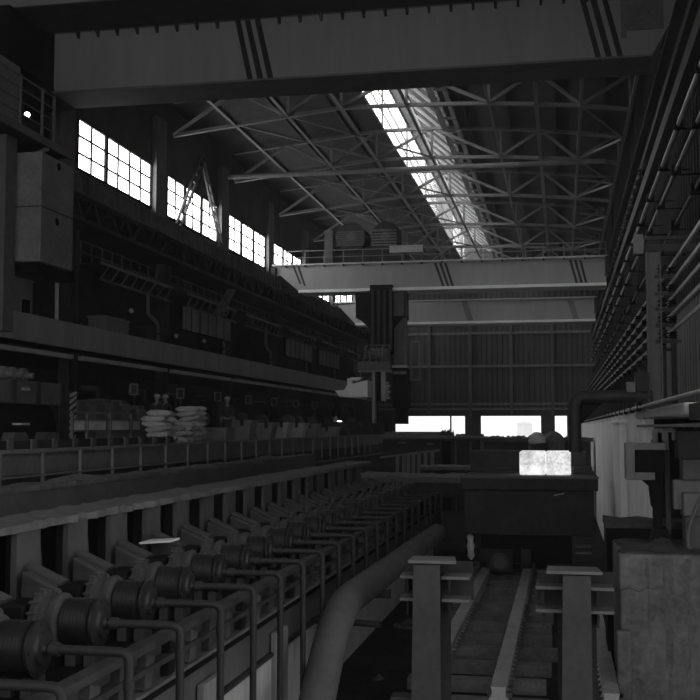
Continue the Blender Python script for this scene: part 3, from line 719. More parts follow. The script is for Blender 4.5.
obj('post', B().box(CXm-.25, CXm+.1, ya, yb, PZ, zt_), 'dark_steel', hpz)
n = 8
for i in range(n):
    z = PZ+(zt_-PZ)*i/n; h = (zt_-PZ)/n
    obj('stripe', B().prism([(ya, z), (yb, z+h*.9), (yb, z+h*1.38), (ya, z+h*.5)] if i < n-1 else [(ya, z), (yb, z+h*.6), (yb, z+h), (ya, z+h*.5)], 'x', CXm+.1, CXm+.115), 'light_paint', hpz)
# panelled guard rail behind the sacks
GXr = -15.9
y0, y1 = YX(71, GXr), YX(142, GXr)
t = thing('guard_rail', 'steel guard rail backed with pale sheets behind the sacks', 'railing', (GXr, y0, PZ))
for px in (72, 87, 110, 131): obj('post', B().bar((GXr, YX(px, GXr), PZ), (GXr, YX(px, GXr), PZ+1.05), .1), 'mid_steel', t)
for z in (.42, .8, 1.05): obj('rail', B().bar((GXr, y0, PZ+z), (GXr, y1, PZ+z), .06), 'mid_steel', t)
for a, c in ((72.5, 86), (88, 107), (111, 130), (132, 141)):
    obj('sheet', B().box(GXr-.08, GXr-.05, YX(a, GXr), YX(c, GXr), PZ+.45, PZ+.78), 'panel_light', t)
for a, c in ((98, 109), (112, 129), (132, 141)):
    obj('lattice_panel', B().box(GXr-.08, GXr-.05, YX(a, GXr), YX(c, GXr), PZ+.02, PZ+.38), 'mid_steel', t)
# sacks
def sack_mesh(l=.88, w=.52, h=.25):
    b = B(); n, m = 10, 6; vs = []
    for i in range(n+1):
        u = -1+2*i/n; 
        for j in range(12):
            g = 2*math.pi*j/12; cx_, cz_ = math.cos(g), math.sin(g)
            e = (1-abs(u)**4)**.5 if abs(u) < 1 else 0
            e = max(e, .22); s_ = lambda q: math.copysign(abs(q)**.6, q)
            vs.append((l/2*u, w/2*s_(cx_)*(.75+.25*e), h/2*s_(cz_)*e))
    fs = [(i*12+j, i*12+(j+1) % 12, (i+1)*12+(j+1) % 12, (i+1)*12+j) for i in range(n) for j in range(12)]
    fs += [tuple(range(11, -1, -1)), tuple(n*12+j for j in range(12))]
    return b.add(vs, fs)
sk = None
def stack(px, X, layers, where, rz0, seed):
    global sk
    R = random.Random(seed); yb = YX(px, X, 436); n = 0
    pos = ['bottom', 'second', 'third', 'fourth', 'fifth', 'sixth', 'top']
    for k in range(layers):
        for j in range(2):
            if k >= layers-1 and j == 1 and seed % 2: continue
            x = X+R.uniform(-.12, .12); y = yb+R.uniform(-.06, .06)-(j-.5)*.56
            z = PZ+.105+k*.185
            lab = 'full pale sack, %s layer of the %s stack, %s side' % (('top' if k == layers-1 else pos[k]), where, 'far' if j == 0 else 'near')
            if sk is None:
                sk = obj('sack', sack_mesh(), 'sack'); tag(sk, lab, 'sack', 'stacked sacks'); o = sk
            else:
                o = sk.copy(); COL.objects.link(o); o['label'] = lab
            o.location = (x, y, z); o.rotation_euler = (R.uniform(-.16, .16), R.uniform(-.16, .16)-(.1 if seed == 4 else 0), R.uniform(-.4, .4))
stack(159, -13.95, 6, 'left-hand', 1.2, 2); stack(178, -13.95, 4, 'middle', 1.3, 5); stack(193, -13.95, 7, 'right-hand tall', 1.2, 4)
# bins, plates and blocks along the platform edge
t = thing('steel_crate', 'low grey steel crate right of the sacks, under the standing man', 'crate', (-13.9, YX(218, -13.9), PZ))
p = YX(218, -13.9)
obj('body', B().box(-14.5, -13.35, p-.6, p+.6, PZ, ZX(218, 428, -13.9)), 'mid_steel', t, bevel=.02)
obj('rim', B().box(-14.55, -13.3, p-.65, p+.65, ZX(218, 428, -13.9), ZX(218, 427.3, -13.9)), 'mid_steel', t)
binp = None
for k, (px, w0, w1, m_, cnd) in enumerate(((242, .5, .42, 'bin_steel', 0), (266, .42, .3, 'bin_steel', 1), (281, .45, .32, 'bin_light', 1), (296, .5, .36, 'bin_light', 1), (309, .5, .38, 'bin_steel', 1), (326, .7, .7, 'bin_steel', 0))):
    X = -13.9; y = YX(px, X); h = [.8, .7, .72, .72, .7, .5][k]
    t = thing('hopper_bin', 'tapered steel hopper bin at the platform edge, %s right of the standing man' % ORD[k].replace('nearest', 'first'), 'bin', (X, y, PZ), 'hopper bins on the platform')
    vs = [(X-w1, y-.4, PZ), (X+w1, y-.4, PZ), (X+w1, y+.4, PZ), (X-w1, y+.4, PZ), (X-w0*1.15, y-.55, PZ+h), (X+w0*1.15, y-.55, PZ+h), (X+w0*1.15, y+.55, PZ+h), (X-w0*1.15, y+.55, PZ+h)]
    obj('shell', B().add(vs, [(3,2,1,0),(0,1,5,4),(1,2,6,5),(2,3,7,6),(3,0,4,7),(4,5,6,7)]), m_, t)
    rm = B(); q = w0*1.15
    rm.box(X-q-.04, X+q+.04, y-.6, y-.52, PZ+h-.06, PZ+h+.05); rm.box(X-q-.04, X+q+.04, y+.52, y+.6, PZ+h-.06, PZ+h+.05)
    rm.box(X-q-.04, X-q+.04, y-.52, y+.52, PZ+h-.06, PZ+h+.05); rm.box(X+q-.04, X+q+.04, y-.52, y+.52, PZ+h-.06, PZ+h+.05)
    obj('rim', rm, m_, t)
    obj('lug', B().box(X+.1, X+.25, y-.64, y-.58, PZ+h-.2, PZ+h+.1), 'dark_steel', t)
# things on the platform farther off
for k, px in enumerate((340, 352, 364, 376)):
    X = -14.2; y = YX(px, X); 
    t = thing('mould_block', 'dark ingot mould standing near the crane tongs, %s in its row' % ORD[k], 'mould', (X, y, PZ), 'ingot moulds near the tongs')
    obj('body', B().prism([(X-.6, PZ), (X+.6, PZ), (X+.5, PZ+.9), (X-.5, PZ+.9)], 'y', y-.8, y+.8), 'dark_steel', t)
    obj('lug', B().box(X-.7, X+.7, y-.2, y+.2, PZ+.55, PZ+.7), 'dark_steel', t)
t = thing('canvas_bundle', 'pale canvas bundle lying on the platform below the daylit hopper', 'bundle', (-16, YX(337, -16), PZ))
yy = YX(336, -16, 422)
obj('canvas', B().heap(-16, yy, PZ, .8, 1.0, 1.25, 14, 6, .12), 'panel_light', t)
obj('strap', B().bar((-16.7, yy-.2, PZ+.75), (-15.3, yy-.2, PZ+.75), .08), 'dark_steel', t)
p = at(339.5, 423, X=-15)
t = thing('signal_lamp', 'small bright lamp shining beside the canvas bundle', 'lamp', (p.x, p.y, PZ))
obj('glass', B().lathe(p-Vector((0, 0, .12)), (0, 0, 1), [(0, .1), (.08, .22), (.2, .22), (.28, .08)], 12), 'lamp_glow', t)
obj('stem', B().bar((p.x, p.y+.05, PZ), (p.x, p.y+.05, p.z-.12), .06), 'dark_steel', t)
# ---------------------------------------------------------------- platform edge and its railing
t = thing('platform_beam', 'long steel edge beam carrying the operating platform', 'beam', (-13.15, 10, -1))
obj('web', B().box(-13.2, -13.1, 10, YE-8, -1.18, PZ-.1), 'mid_steel', t)
obj('top_flange', B().box(-13.25, -12.98, 10, YE-8, PZ-.1, PZ-.02), 'mid_steel', t)
obj('toe_plate', B().box(-13.24, -13.2, 10, 36, PZ, PZ+.22), 'dark_steel', t)
for i in range(12): obj('toe_clip', B().box(-13.26, -13.14, 22+i*1.2, 22.25+i*1.2, PZ-.02, PZ+.24), 'grey_steel', t)
RXm = -12.0
t = thing('edge_railing', 'thin steel railing along the lower walkway before the platform', 'railing', (RXm, 20, -1.75))
for i in range(24):
    y = 21.9+i*2.03; obj('post', B().bar((RXm, y, -1.75), (RXm, y, -.55), .07), 'mid_steel', t)
for z in (-.55, -1.12): obj('rail', B().bar((RXm, 20, z), (RXm, 72, z), .05), 'mid_steel', t)
obj('kick_strip', B().box(RXm-.02, RXm+.02, 20, 72, -1.7, -1.55), 'dark_steel', t)
# ================================================================ roller table in the foreground
TY0, TY1 = 6.6, 39.6
P0, PITCHD = 10.0, 1.43
SX = -4.6            # face of the foundation
t = thing('foundation_wall', 'concrete foundation wall below the row of roller motors', 'wall', (-4.9, TY0, GZ))
obj('footing', B().box(-11.2, SX-.02, TY0, TY1, GZ, -3.63), 'pale_concrete', t)
obj('steel_skirt', B().box(-11.2, SX-.06, TY0, TY1, -3.63, -3.06), 'grey_steel', t)
obj('skirt_lip', B().box(SX-.1, SX+.02, TY0, TY1, -3.66, -3.6), 'dark_steel', t)
for i in range(3):
    y = TY0+3.4+i*3.6; obj('skirt_pier', B().box(SX-.04, SX+.07, y, y+.75, GZ, -3.3), 'concrete', t, bevel=.02)
t = thing('drive_bed', 'long steel bed with ledges carrying the row of roller motors', 'bed', (-5.6, TY0, -2.9))
obj('bed_plate', B().box(-6.55, -4.55, TY0, TY1, -3.05, -2.62), 'black_steel', t)
obj('edge_channel', B().box(-4.5, -4.33, TY0, TY1, -2.38, -2.30), 'dark_steel', t)
obj('edge_channel', B().box(-4.55, -4.36, TY0, TY1, -2.62, -2.56), 'dark_steel', t)
obj('edge_channel', B().box(-4.55, -4.38, TY0, TY1, -2.86, -2.82), 'grey_steel', t)
obj('edge_web', B().box(-4.56, -4.5, TY0, TY1, -2.86, -2.36), 'dark_steel', t)
for i in range(46):
    y = TY0+.3+i*.715; obj('clamp', B().prism([(y, -2.8), (y+.2, -2.8), (y+.3, -2.5), (y+.06, -2.42)], 'x', -4.5, -4.4), ('plate_steel', 'dark_steel', 'housing_steel', 'black_steel')[i % 4], t)
nd = int((TY1-1.5-P0)/PITCHD)+2
proto = None; cproto = None
MZ_ = -2.15
for k in range(nd):
    y = P0-PITCHD+k*PITCHD
    lab = 'dark round roller motor on the drive bed, %s to the camera' % (ORD[k]+('' if k == 0 else ' nearest'))
    labc = 'inverted-L conduit pipe beside the drive bed, %s to the camera'
    if proto is None:
        g = thing('roller_motor', lab, 'motor', (-5.5, y, -2.62), 'roller motors'); proto = g
        prof = [(0, .2), (.02, .24)]
        for i in range(7): prof += [(.04+i*.042, .268), (.066+i*.042, .268), (.068+i*.042, .262), (.08+i*.042, .262)]
        prof += [(.35, .268), (.37, .2)]
        obj('motor_body', B().lathe((-5.42, y, MZ_), (1, 0, 0), prof, 24), 'motor_paint', g)
        eb_ = B().lathe((-5.07, y, MZ_), (1, 0, 0), [(0, .25), (.03, .28), (.06, .28), (.065, .22), (.075, .17), (.11, .15), (.115, .07), (.15, .06)], 24)
        for i in range(8):
            a = 2*math.pi*i/8; eb_.lathe((-5.03, y+.24*math.cos(a), MZ_+.24*math.sin(a)), (1, 0, 0), [(0, .018), (.035, .018)], 6)
        obj('end_cover', eb_, 'motor_paint', g)
        for xa in (-5.18, -5.4):
            obj('foot', B().prism([(y-.06, -2.62), (y+.24, -2.62), (y+.24, -2.56), (y+.2, -2.3), (y+.02, -2.36), (y-.06, -2.5)], 'x', xa, xa+.12), 'housing_steel', g)
        tb = B().lathe((-5.74, y, MZ_), (1, 0, 0), [(0, .24), (.02, .33), (.09, .345), (.11, .27), (.19, .25), (.21, .30), (.26, .315), (.30, .315), (.33, .24)], 26)
        for i in range(16):
            a = 2*math.pi*i/16; tb.lathe((-5.74, y+.335*math.cos(a), MZ_+.335*math.sin(a)), (1, 0, 0), [(0, .018), (.11, .018)], 6)
        obj('drive_flange', tb, 'housing_steel', g)
        obj('flange_guard', B().prism([(y-.36, -2.62), (y+.36, -2.62), (y+.3, -2.42), (y-.3, -2.42)], 'x', -5.74, -5.46), 'black_steel', g)
        obj('coupling_box', B().box(-6.1, -5.78, y-.3, y+.26, -2.62, -1.94), 'black_steel', g, bevel=.03)
        gh = obj('bearing_housing', B().prism([(-6.54, -2.62), (-6.2, -2.62), (-6.0, -2.05), (-6.02, -1.98), (-6.54, -1.76)], 'y', y-.36, y+.0), 'housing_steel', g, bevel=.03)
        obj('housing_lid', B().prism([(-6.54, -1.75), (-6.1, -1.94), (-6.08, -1.91), (-6.54, -1.71)], 'y', y-.2, y+.04), 'plate_steel', gh)
        g2 = thing('conduit_pipe', labc % ORD[0], 'pipe', (-4.09, y, -3.6), 'conduit pipes'); cproto = g2
        obj('tube', B().tube([(-4.94, y, MZ_), (-4.09, y, MZ_), (-4.09, y, GZ)], .046, 10, .11), 'pipe_dark', g2)
        obj('coupling', B().lathe((-4.09, y, -2.5), (0, 0, 1), [(0, .058), (.09, .058)], 10), 'pipe_dark', g2)
        obj('coupling', B().lathe((-4.9, y, MZ_), (1, 0, 0), [(0, .066), (.1, .066)], 10), 'pipe_dark', g2)
    else:
        dup(proto, (-5.5, y, -2.62), lab)
        lc = labc % (ORD[k]+' nearest')
        if y < 19.2: dup(cproto, (-4.09, y, -3.6), lc)
        elif y < 20.6:
            g2 = thing('conduit_pipe', lc, 'pipe', (-4.09, y, -3.6), 'conduit pipes'); cshort = g2
            obj('tube', B().tube([(-4.94, y, MZ_), (-4.09, y, MZ_), (-4.09, y, -3.0)], .046, 10, .11), 'pipe_dark', g2)
            obj('coupling', B().lathe((-4.09, y, -2.5), (0, 0, 1), [(0, .058), (.09, .058)], 10), 'pipe_dark', g2)
            obj('coupling', B().lathe((-4.9, y, MZ_), (1, 0, 0), [(0, .066), (.1, .066)], 10), 'pipe_dark', g2)
        else: dup(cshort, (-4.09, y, -3.6), lc)
q = at(162, 540, X=-6.25)
tag(obj('pale_strip', B().prism([(q.x-.3, q.z-.05), (q.x+.22, q.z-.01), (q.x+.22, q.z+.02), (q.x-.3, q.z-.02)], 'y', q.y-.22, q.y+.22), 'white_paint'), 'bright pale metal strip lying among the bearing housings behind the motors', 'strip')
# guard beam with upright plates behind the motors
FX = -6.6
t = thing('guard_beam', 'long guard beam with a crusty pale top and upright plates behind the motors', 'beam', (FX-.3, TY0, -2.9))
obj('cap', B().crust(FX-.8, FX+.02, TY0, 37.8, -1.2, .014, 4, 200, .1), 'ledge', t)
obj('void_sheet', B().box(FX-.72, FX-.55, TY0, 37.8, -2.9, -1.29), 'black_steel', t)  # black sheet stands in for the dark void behind the slots
for k in range(20):
    y = 10.0+(k-1)*PITCHD
    obj('plate', B().box(FX-.1, FX-.02, y-.31, y+.31, -2.9, -1.28), 'plate_steel', t)
    obj('rib', B().add([(FX-.5, y+.31, -1.3), (FX-.06, y+.31, -1.3), (FX-.06, y+.31, -2.6), (FX-.5, y+.31, -2.6), (FX-.5, y+.35, -1.3), (FX-.06, y+.35, -1.3), (FX-.06, y+.62, -2.6), (FX-.5, y+.62, -2.6)], [(0,1,2,3),(7,6,5,4),(0,4,5,1),(1,5,6,2),(2,6,7,3),(3,7,4,0)]), 'housing_steel', t)  # dark wedge shaped to the slanted shadow in each slot
obj('sill', B().box(FX-.3, FX+.0, TY0, 37.8, -2.95, -2.3), 'dark_steel', t)
t = thing('side_guard', 'long dark guard beam on the far side of the roller table', 'beam', (-10.2, TY0, -2.9))
obj('face', B().box(-10.3, -10.0, TY0, 44, -2.9, -1.2), 'grey_steel', t)
obj('cap', B().crust(-10.6, -9.98, TY0, 44, -1.12, .016, 3, 160, .1), 'ledge', t)
for k, y in enumerate((15.0, 30.5)):
    tag(obj('slag_crust', B().heap(-10.3, y+7, -1.12, .28, 1.6, .1, 16, 4, .3), 'ledge'), ['thin crust of slag on the far guard beam, nearer patch','thin crust of slag on the far guard beam, farther patch'][k], 'slag', 'slag crusts')
for k in range(16):
    y = P0+k*1.9
    g = thing('table_roller', 'steel roller lying between the two guard beams, %s along the table' % ORD[k], 'roller', (-8.7, y, -2.0), 'table rollers')
    obj('barrel', B().lathe((-9.6, y, -1.98), (1, 0, 0), [(0, .2), (.05, .25), (1.8, .25), (1.85, .2)], 16), 'grey_steel', g)
    obj('journal', B().cyl((-9.95, y, -1.98), (-7.45, y, -1.98), .1, 10), 'grey_steel', g)
struct('floor_table', B().box(-11.2, -7.4, TY0, TY1, -3.06, -2.4), 'dark_steel')
# big pipe along the foundation
t = thing('big_pipe', 'thick grey pipe running along the foundation wall and bending down to the ground', 'pipe', (-3.7, 20, GZ))
obj('tube', B().tube([(-3.8, 33.6, -3.24), (-3.78, 18.4, -3.06), (-3.72, 15.4, GZ+.02)], .28, 20, 1.2), 'pipe_big', t)
obj('collar', B().lathe((-3.79, 27.2, -3.164), (0, 1, 0), [(0, .295), (.12, .295)], 20), 'pipe_big', t)
obj('stub', B().tube([(-4.5, 19.6, -3.5), (-3.2, 19.4, -3.5)], .06, 8), 'dark_steel', t)
for y in (22.4, 28.4, 34): obj('saddle', B().box(-4.5, -3.5, y-.08, y+.08, -3.5, -3.34), 'dark_steel', t)
# end of the table: cross bridge, dark frame and plank
t = thing('cross_bridge', 'grime-covered cross bridge at the far end of the roller table', 'bridge', (-5.4, 44, -2.5))
obj('deck', B().crust(-8.3, -3.3, 42.6, 46.4, -1.95, .05, 12, 8, .22), 'ledge', t)
obj('girder', B().box(-7.2, -3.4, 42.7, 43.1, -2.75, -2.15), 'dark_steel', t)
obj('leg', B().box(-3.75, -3.4, 43.2, 43.6, GZ, -2.2), 'black_steel', t); obj('leg', B().box(-8.0, -7.6, 45.2, 45.6, GZ, -2.2), 'black_steel', t)
tag(obj('loose_plank', B().crust(-6.3, -3.4, 48.5, 50.5, -1.75, .04, 8, 3, .15), 'ledge'), 'pale plate lying flat behind the cross bridge', 'plate')
t = thing('plank_trestle', 'dark trestle under the pale flat plate behind the cross bridge', 'trestle', (-4.9, 49.5, GZ))
for x in (-6.0, -3.7): obj('leg', B().box(x-.12, x+.12, 49.2, 49.6, GZ, -2.05), 'dark_steel', t)
obj('top_rail', B().box(-6.2, -3.5, 49.2, 49.6, -2.05, -1.93), 'dark_steel', t)
t = thing('slat_screen', 'slanting screen of upright steel slats left of the pale flat plate', 'screen', (-8, 52, -3.5))
SY = 52
for px in (397, 403.5, 408, 413, 418.5, 425, 432):
    p = at(px, 471, Y=SY); q = at(px+.6, 455.5-(px-397)*.12, Y=SY); obj('slat', B().bar(p-Vector((0,0,.4)), q, .16, .1), 'mid_steel', t)
obj('top_bar', B().bar(at(380, 457.5, Y=SY), at(440, 450, Y=SY), .1), 'mid_steel', t)
obj('kick_board', B().box(XY(376, SY), XY(440, SY), SY+.15, SY+.25, GZ, -1.9), 'dark_steel', t)
t = thing('far_bunker', 'dark bunker box standing beyond the slat screen', 'bunker', (-8, 66, GZ))
BY = 66
obj('body', B().box(XY(383, BY), XY(480, BY), BY, BY+4, GZ, ZY(430, 439, BY)), 'dark_steel', t)
obj('recess', B().box(XY(442, BY), XY(451, BY), BY-.05, BY, GZ, ZY(430, 441, BY)), 'black_steel', t)
for px in (455, 470): obj('rib', B().box(XY(px, BY), XY(px+1.2, BY), BY-.12, BY, GZ, ZY(430, 441, BY)), 'grey_steel', t)
for a, c, e in ((398, 406, 442.5), (427, 433, 443.5)): obj('name_plate', B().box(XY(a, BY), XY(c, BY), BY-.06, BY, ZY(400, e+1, BY), ZY(400, e-.6, BY)), 'mid_steel', t)
obj('lid', B().box(XY(380, BY), XY(482, BY), BY-.3, BY+4.2, ZY(430, 439, BY), ZY(430, 436.5, BY)), 'grey_steel', t)
# heaps against the far door openings
def ridge(b, xa, xb, y0, y1, z0, zt, jag, n, R):
    vs = []; m = 5
    for i in range(n+1):
        x = xa+(xb-xa)*i/n
        for j in range(m+1):
            u = j/m; e = max(0, 1-abs(2*u-1)**2.2); f = .25 if i in (0, n) else 1
            vs.append((x+R.uniform(-.08, .08)*(0 < i < n), y0+(y1-y0)*u, z0+(zt-z0+R.uniform(-jag, jag))*e*f if 0 < j < m else z0))
    w = m+1
    fs = [(i*w+j, (i+1)*w+j, (i+1)*w+j+1, i*w+j+1) for i in range(n) for j in range(m)]
    fs += [tuple(range(w)), tuple(n*w+j for j in range(m, -1, -1)), tuple([i*w for i in range(n, -1, -1)]+[i*w+m for i in range(n+1)])]
    return b.add(vs, fs)
RR = random.Random(21)
for k, (pa, pb, Y, topy, jag, lab) in enumerate(((386, 451.5, 116, 430.5, .38, 'jagged dark scrap ridge before the far door opening left of the pillar'), (452.5, 482, 116, 433.5, .12, 'flat scrap ridge before the pillar between the far doors'),
                                   (483, 545, 112, 435.5, .15, 'long low scrap ridge under the widest far door'), (547, 580, 112, 436, .3, 'scrap ridge under the narrow far doors near the bent pipe'))):
    tag(obj('scrap_ridge', ridge(B(), max(XY(pa, Y), -12.9), min(XY(pb, Y), 1.6), Y, Y+6, GZ, ZY(pa, topy, Y), jag, 30, RR), 'scrap'), lab, 'heap', 'scrap ridges')
# ---------------------------------------------------------------- track
for k, x in enumerate((-2.46, -1.147, .765)):
    y0, y1 = [(19.5, 59.5), (19.5, 59.5), (19.4, 28.5)][k]
    r = B().section((x, y0, GZ+.36), (x, y1, GZ+.36), [(-.17, -.12), (.17, -.12), (.17, -.08), (.12, -.04), (.12, .06), (.14, .12), (-.14, .12), (-.12, .06), (-.12, -.04), (-.17, -.08)])
    t = thing('track_rail', ['rail on the left of the car track', 'middle rail of the car track', 'rail on the right close to the stained concrete block'][k], 'rail', (x, y0, GZ+.1), 'track rails')
    obj('rail', r, 'rail_steel', t)
    for i in range(24): 
        for s_ in (-1, 1): obj('rail_clip', B().box(x+s_*.13, x+s_*.22, y0+.3+i*.42, y0+.42+i*.42, GZ+.23, GZ+.32), 'grey_steel', t)
rn = random.Random(9); sl = None
for k in range(30):
    y = 19.7+k*1.5
    for s_, (x0_, x1_, nm) in enumerate(((-3.05, -.25, 'left'), (.42, 1.5, 'right'))):
        if s_ and k > 1 and k != 2: continue
        lab = ('wooden sleeper of the car track, %s from the buffer posts' % (ORD[k] if k < 30 else 'thirty-'+ORD[k-30].replace('nearest', 'first'))) if not s_ else 'short sleeper beside the stained concrete block, %s' % ORD[k]
        o = obj('sleeper', B().box(x0_+rn.uniform(-.1, .1), x1_+rn.uniform(-.12, .12), y-.2, y+.2, GZ, GZ+.24+rn.uniform(-.02, 0)), 'sleeper_wood', None, bevel=.015)
        tag(o, lab, 'sleeper', 'track sleepers' if not s_ else 'short sleepers')
rn = random.Random(11)
for k in range(14):
    x, y = rn.uniform(-4.2, -3.5), rn.uniform(20.5, 34); r = rn.uniform(.08, .2)
    if k > 7: x = rn.uniform(-.9, -.3)
    tag(obj('rubble_lump', B().heap(x, y, GZ, r, r*1.2, r*.8, 8, 4, .25), 'scrap'), 'small lump of rubble on the dirt %s the track, %s of its scatter' % ('left of' if k < 8 else 'right of', ORD[k if k < 8 else k-8]), 'rubble', 'rubble lumps')
# buffer posts at the end of the track
def buffer(label, fx0, fx1, wx0, wx1, zt):
    Y = 18.5
    t = thing('buffer_post', label, 'post', ((fx0+fx1)/2, Y, GZ))
    obj('front_plate', B().prism([(fx0-.05, GZ), (fx1+.0, GZ), (fx1, zt-.08), (fx0, zt-.08)], 'y', Y, Y+.05), 'post_steel', t)
    obj('web', B().box((fx0+fx1)/2-.03, (fx0+fx1)/2+.03, Y+.05, Y+.75, GZ, zt-.08), 'dark_steel', t)
    obj('rear_plate', B().box(wx0+.05, wx1-.0, Y+.75, Y+.8, zt-.76, zt-.1), 'dark_steel', t)
    obj('rear_plate', B().box(fx0-.1, fx1+.1, Y+.75, Y+.8, GZ, zt-.76), 'dark_steel', t)
    obj('cap_plate', B().prism([(wx0+.22, Y-.06), (wx1-.22, Y-.06), (wx1-.3, Y+.6), (wx0+.22, Y+.6)], 'z', zt-.05, zt), 'mid_steel', t)
    for z in (zt-.30, zt-.68):
        for a, c in ((wx0+.03, fx0), (fx1, wx1-.03)):
            obj('shelf', B().box(a, c, Y+.25, Y+.75, z-.05, z), 'mid_steel', t)
            obj('gusset', B().box(a+.1, a+.14, Y+.35, Y+.75, z-.3, z-.05), 'dark_steel', t)
    return t
buffer('tall steel buffer post left of the track end', -2.50, -2.05, -2.80, -1.55, -2.24)
buffer('tall steel buffer post right of the track end', -.02, .43, -.5, .84, -2.36)
# ---------------------------------------------------------------- ingot car and the hot ingots on it
CYF = 35.0
t = thing('ingot_car', 'heavy dark steel ingot car standing on the track', 'car', (-1.05, CYF, GZ))
cx0_, cx1_ = -3.1, .96; ct, cb_ = -1.54, -3.4
obj('body', B().box(cx0_, cx1_, CYF, CYF+5.2, cb_, ct-.45), 'dark_steel', t, bevel=.04)
obj('rim', B().box(cx0_-.08, cx1_+.12, CYF-.1, CYF+5.3, ct-.45, ct), 'dark_steel', t, bevel=.04)
obj('rim_lip', B().box(cx0_-.1, cx1_+.14, CYF-.16, CYF-.08, ct-.08, ct-.0), 'grey_steel', t)
obj('scratch_plate', B().prism([(-.3, ct-.62), (.05, ct-.55), (.05, ct-.52), (-.25, ct-.58)], 'y', CYF-.02, CYF), 'light_paint', t)
obj('underframe', B().box(cx0_+.5, cx1_-.7, CYF+.4, CYF+4.9, -4.3, cb_), 'black_steel', t)
for x in (-2.46, -1.147):
    for y in (CYF+.75, CYF+4.2):
        obj('wheel', B().lathe((x-.18, y, GZ+.48+.42), (1, 0, 0), [(0, .46), (.035, .46), (.04, .42), (.3, .42), (.305, .32), (.31, .12)], 24), 'dark_steel', t)
obj('axle_box', B().lathe((-2.0, CYF+.2, -4.3), (0, 1, 0), [(0, .2), (.08, .3), (.5, .3)], 14), 'grey_steel', t)
obj('axle_box', B().box(-2.4, -1.6, CYF+.35, CYF+.7, -4.6, -3.9), 'dark_steel', t)
obj('step_iron', B().box(.35, .85, CYF+.1, CYF+.5, -3.75, -3.7).box(.35, .85, CYF+.1, CYF+.5, -3.95, -3.9), 'mid_steel', t)
bx0, bx1 = XY(479, CYF+3.4), XY(535, CYF+3.4)
obj('stop_block', B().box(bx0-.3, bx1, CYF+3.3, CYF+4.9, ct, ZY(500, 451, CYF+3.3)), 'dark_steel', t, bevel=.04)
obj('stop_block', B().box(bx0-.6, XY(519, CYF+2.8), CYF+2.6, CYF+3.3, ct, ZY(500, 470, CYF+2.6)), 'dark_steel', t, bevel=.03)
obj('stop_block', B().box(XY(572, CYF+2), .95, CYF+1.6, CYF+4.6, ct, ZY(580, 467, CYF+1.6)), 'dark_steel', t, bevel=.03)
obj('stop_block', B().box(XY(573, CYF+3), .8, CYF+2.6, CYF+4.6, ct, ZY(580, 452, CYF+2.6)), 'dark_steel', t, bevel=.03)
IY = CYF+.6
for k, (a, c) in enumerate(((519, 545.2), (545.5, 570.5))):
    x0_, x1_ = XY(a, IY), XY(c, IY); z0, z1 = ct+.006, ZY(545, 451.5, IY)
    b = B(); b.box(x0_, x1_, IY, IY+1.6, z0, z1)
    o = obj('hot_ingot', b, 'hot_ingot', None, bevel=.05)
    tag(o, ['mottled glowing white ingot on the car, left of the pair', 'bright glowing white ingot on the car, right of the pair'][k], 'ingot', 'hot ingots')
for k, (px, py0, py1, w, lab) in enumerate(((538, 455, 432, .36, 'lumpy scrap piece with a pale top standing behind the left ingot'), (553, 455, 431, .42, 'domed drum standing behind the right ingot'))):
    Y = CYF+5.9+k*1.4; x = XY(px, Y); z1 = ZY(px, py1, Y)
    t = thing('domed_drum' if k else 'scrap_piece', lab, 'drum' if k else 'scrap', (x, Y, GZ))
    if k:
        obj('body', B().lathe((x, Y, GZ), (0, 0, 1), [(0, w), (z1-GZ-.45, w), (z1-GZ-.42, w*1.08), (z1-GZ-.34, w*1.08)], 18), 'grey_steel', t)
        obj('dome', B().lathe((x, Y, z1-.34), (0, 0, 1), [(0, w*.95), (.12, w*.9), (.22, w*.7), (.3, w*.4), (.34, .08)], 18), 'grey_steel', t)
    else:
        obj('body', B().lathe((x, Y, GZ), (0, 0, 1), [(0, w), (z1-GZ-.5, w), (z1-GZ-.4, w*.8)], 12), 'dark_steel', t)
        obj('crown', B().lathe((x-.05, Y, z1-.45), (.1, 0, 1), [(0, w*.8), (.1, w*.95), (.2, w*.85), (.28, w*.9), (.36, w*.6), (.42, w*.45), (.45, w*.1)], 9), 'bin_light', t)
p = at(470, 536, Y=CYF+.3)
b = B().lathe((p.x, p.y, cb_-.005), (.04, 0, -1), [(0, .05), (.1, .12), (.25, .09), (.38, .14), (.55, .1), (.7, .12), (.82, .04)], 8)  # pale lump added for something catching daylight below the car
tag(obj('daylit_piece', b, 'panel_light'), 'pale daylit piece under the left corner of the ingot car, modelled as a lump', 'daylight')
# pit curb beyond the car, filling the ground up to the heaps
t = thing('pit_curb', 'long dark pit curb behind the ingot car', 'curb', (-2, 62, GZ))
obj('face', B().box(-4.2, 1.5, 60, 63, GZ, ZY(500, 440, 60)), 'dark_steel', t)
obj('coping', B().crust(-4.3, 1.6, 59.8, 63.2, ZY(500, 438, 60), .05, 12, 4, .2), 'scrap', t)
# bent black pipe reaching over the track from the post
EY = YP-.1
t = thing('elbow_pipe', 'thick black pipe reaching from the tall post and bending down over the track', 'pipe', (1.0, EY, .6))
ex = XY(575, EY); ez = ZY(600, 396.5, EY); eb = ZY(575, 452, EY)
obj('tube', B().tube([(PX_-.1, EY, ez), (ex, EY, ez), (ex, EY, eb)], .135, 16, .24), 'pipe_dark', t)
obj('flange', B().lathe((PX_-.42, EY, ez), (1, 0, 0), [(0, .2), (.1, .2)], 16), 'pipe_dark', t)
obj('brace_plate', B().prism([(ex+.1, ez-.1), (ex+.62, ez-.1), (ex+.1, ez-.62)], 'y', EY+.08, EY+.12), 'black_steel', t)
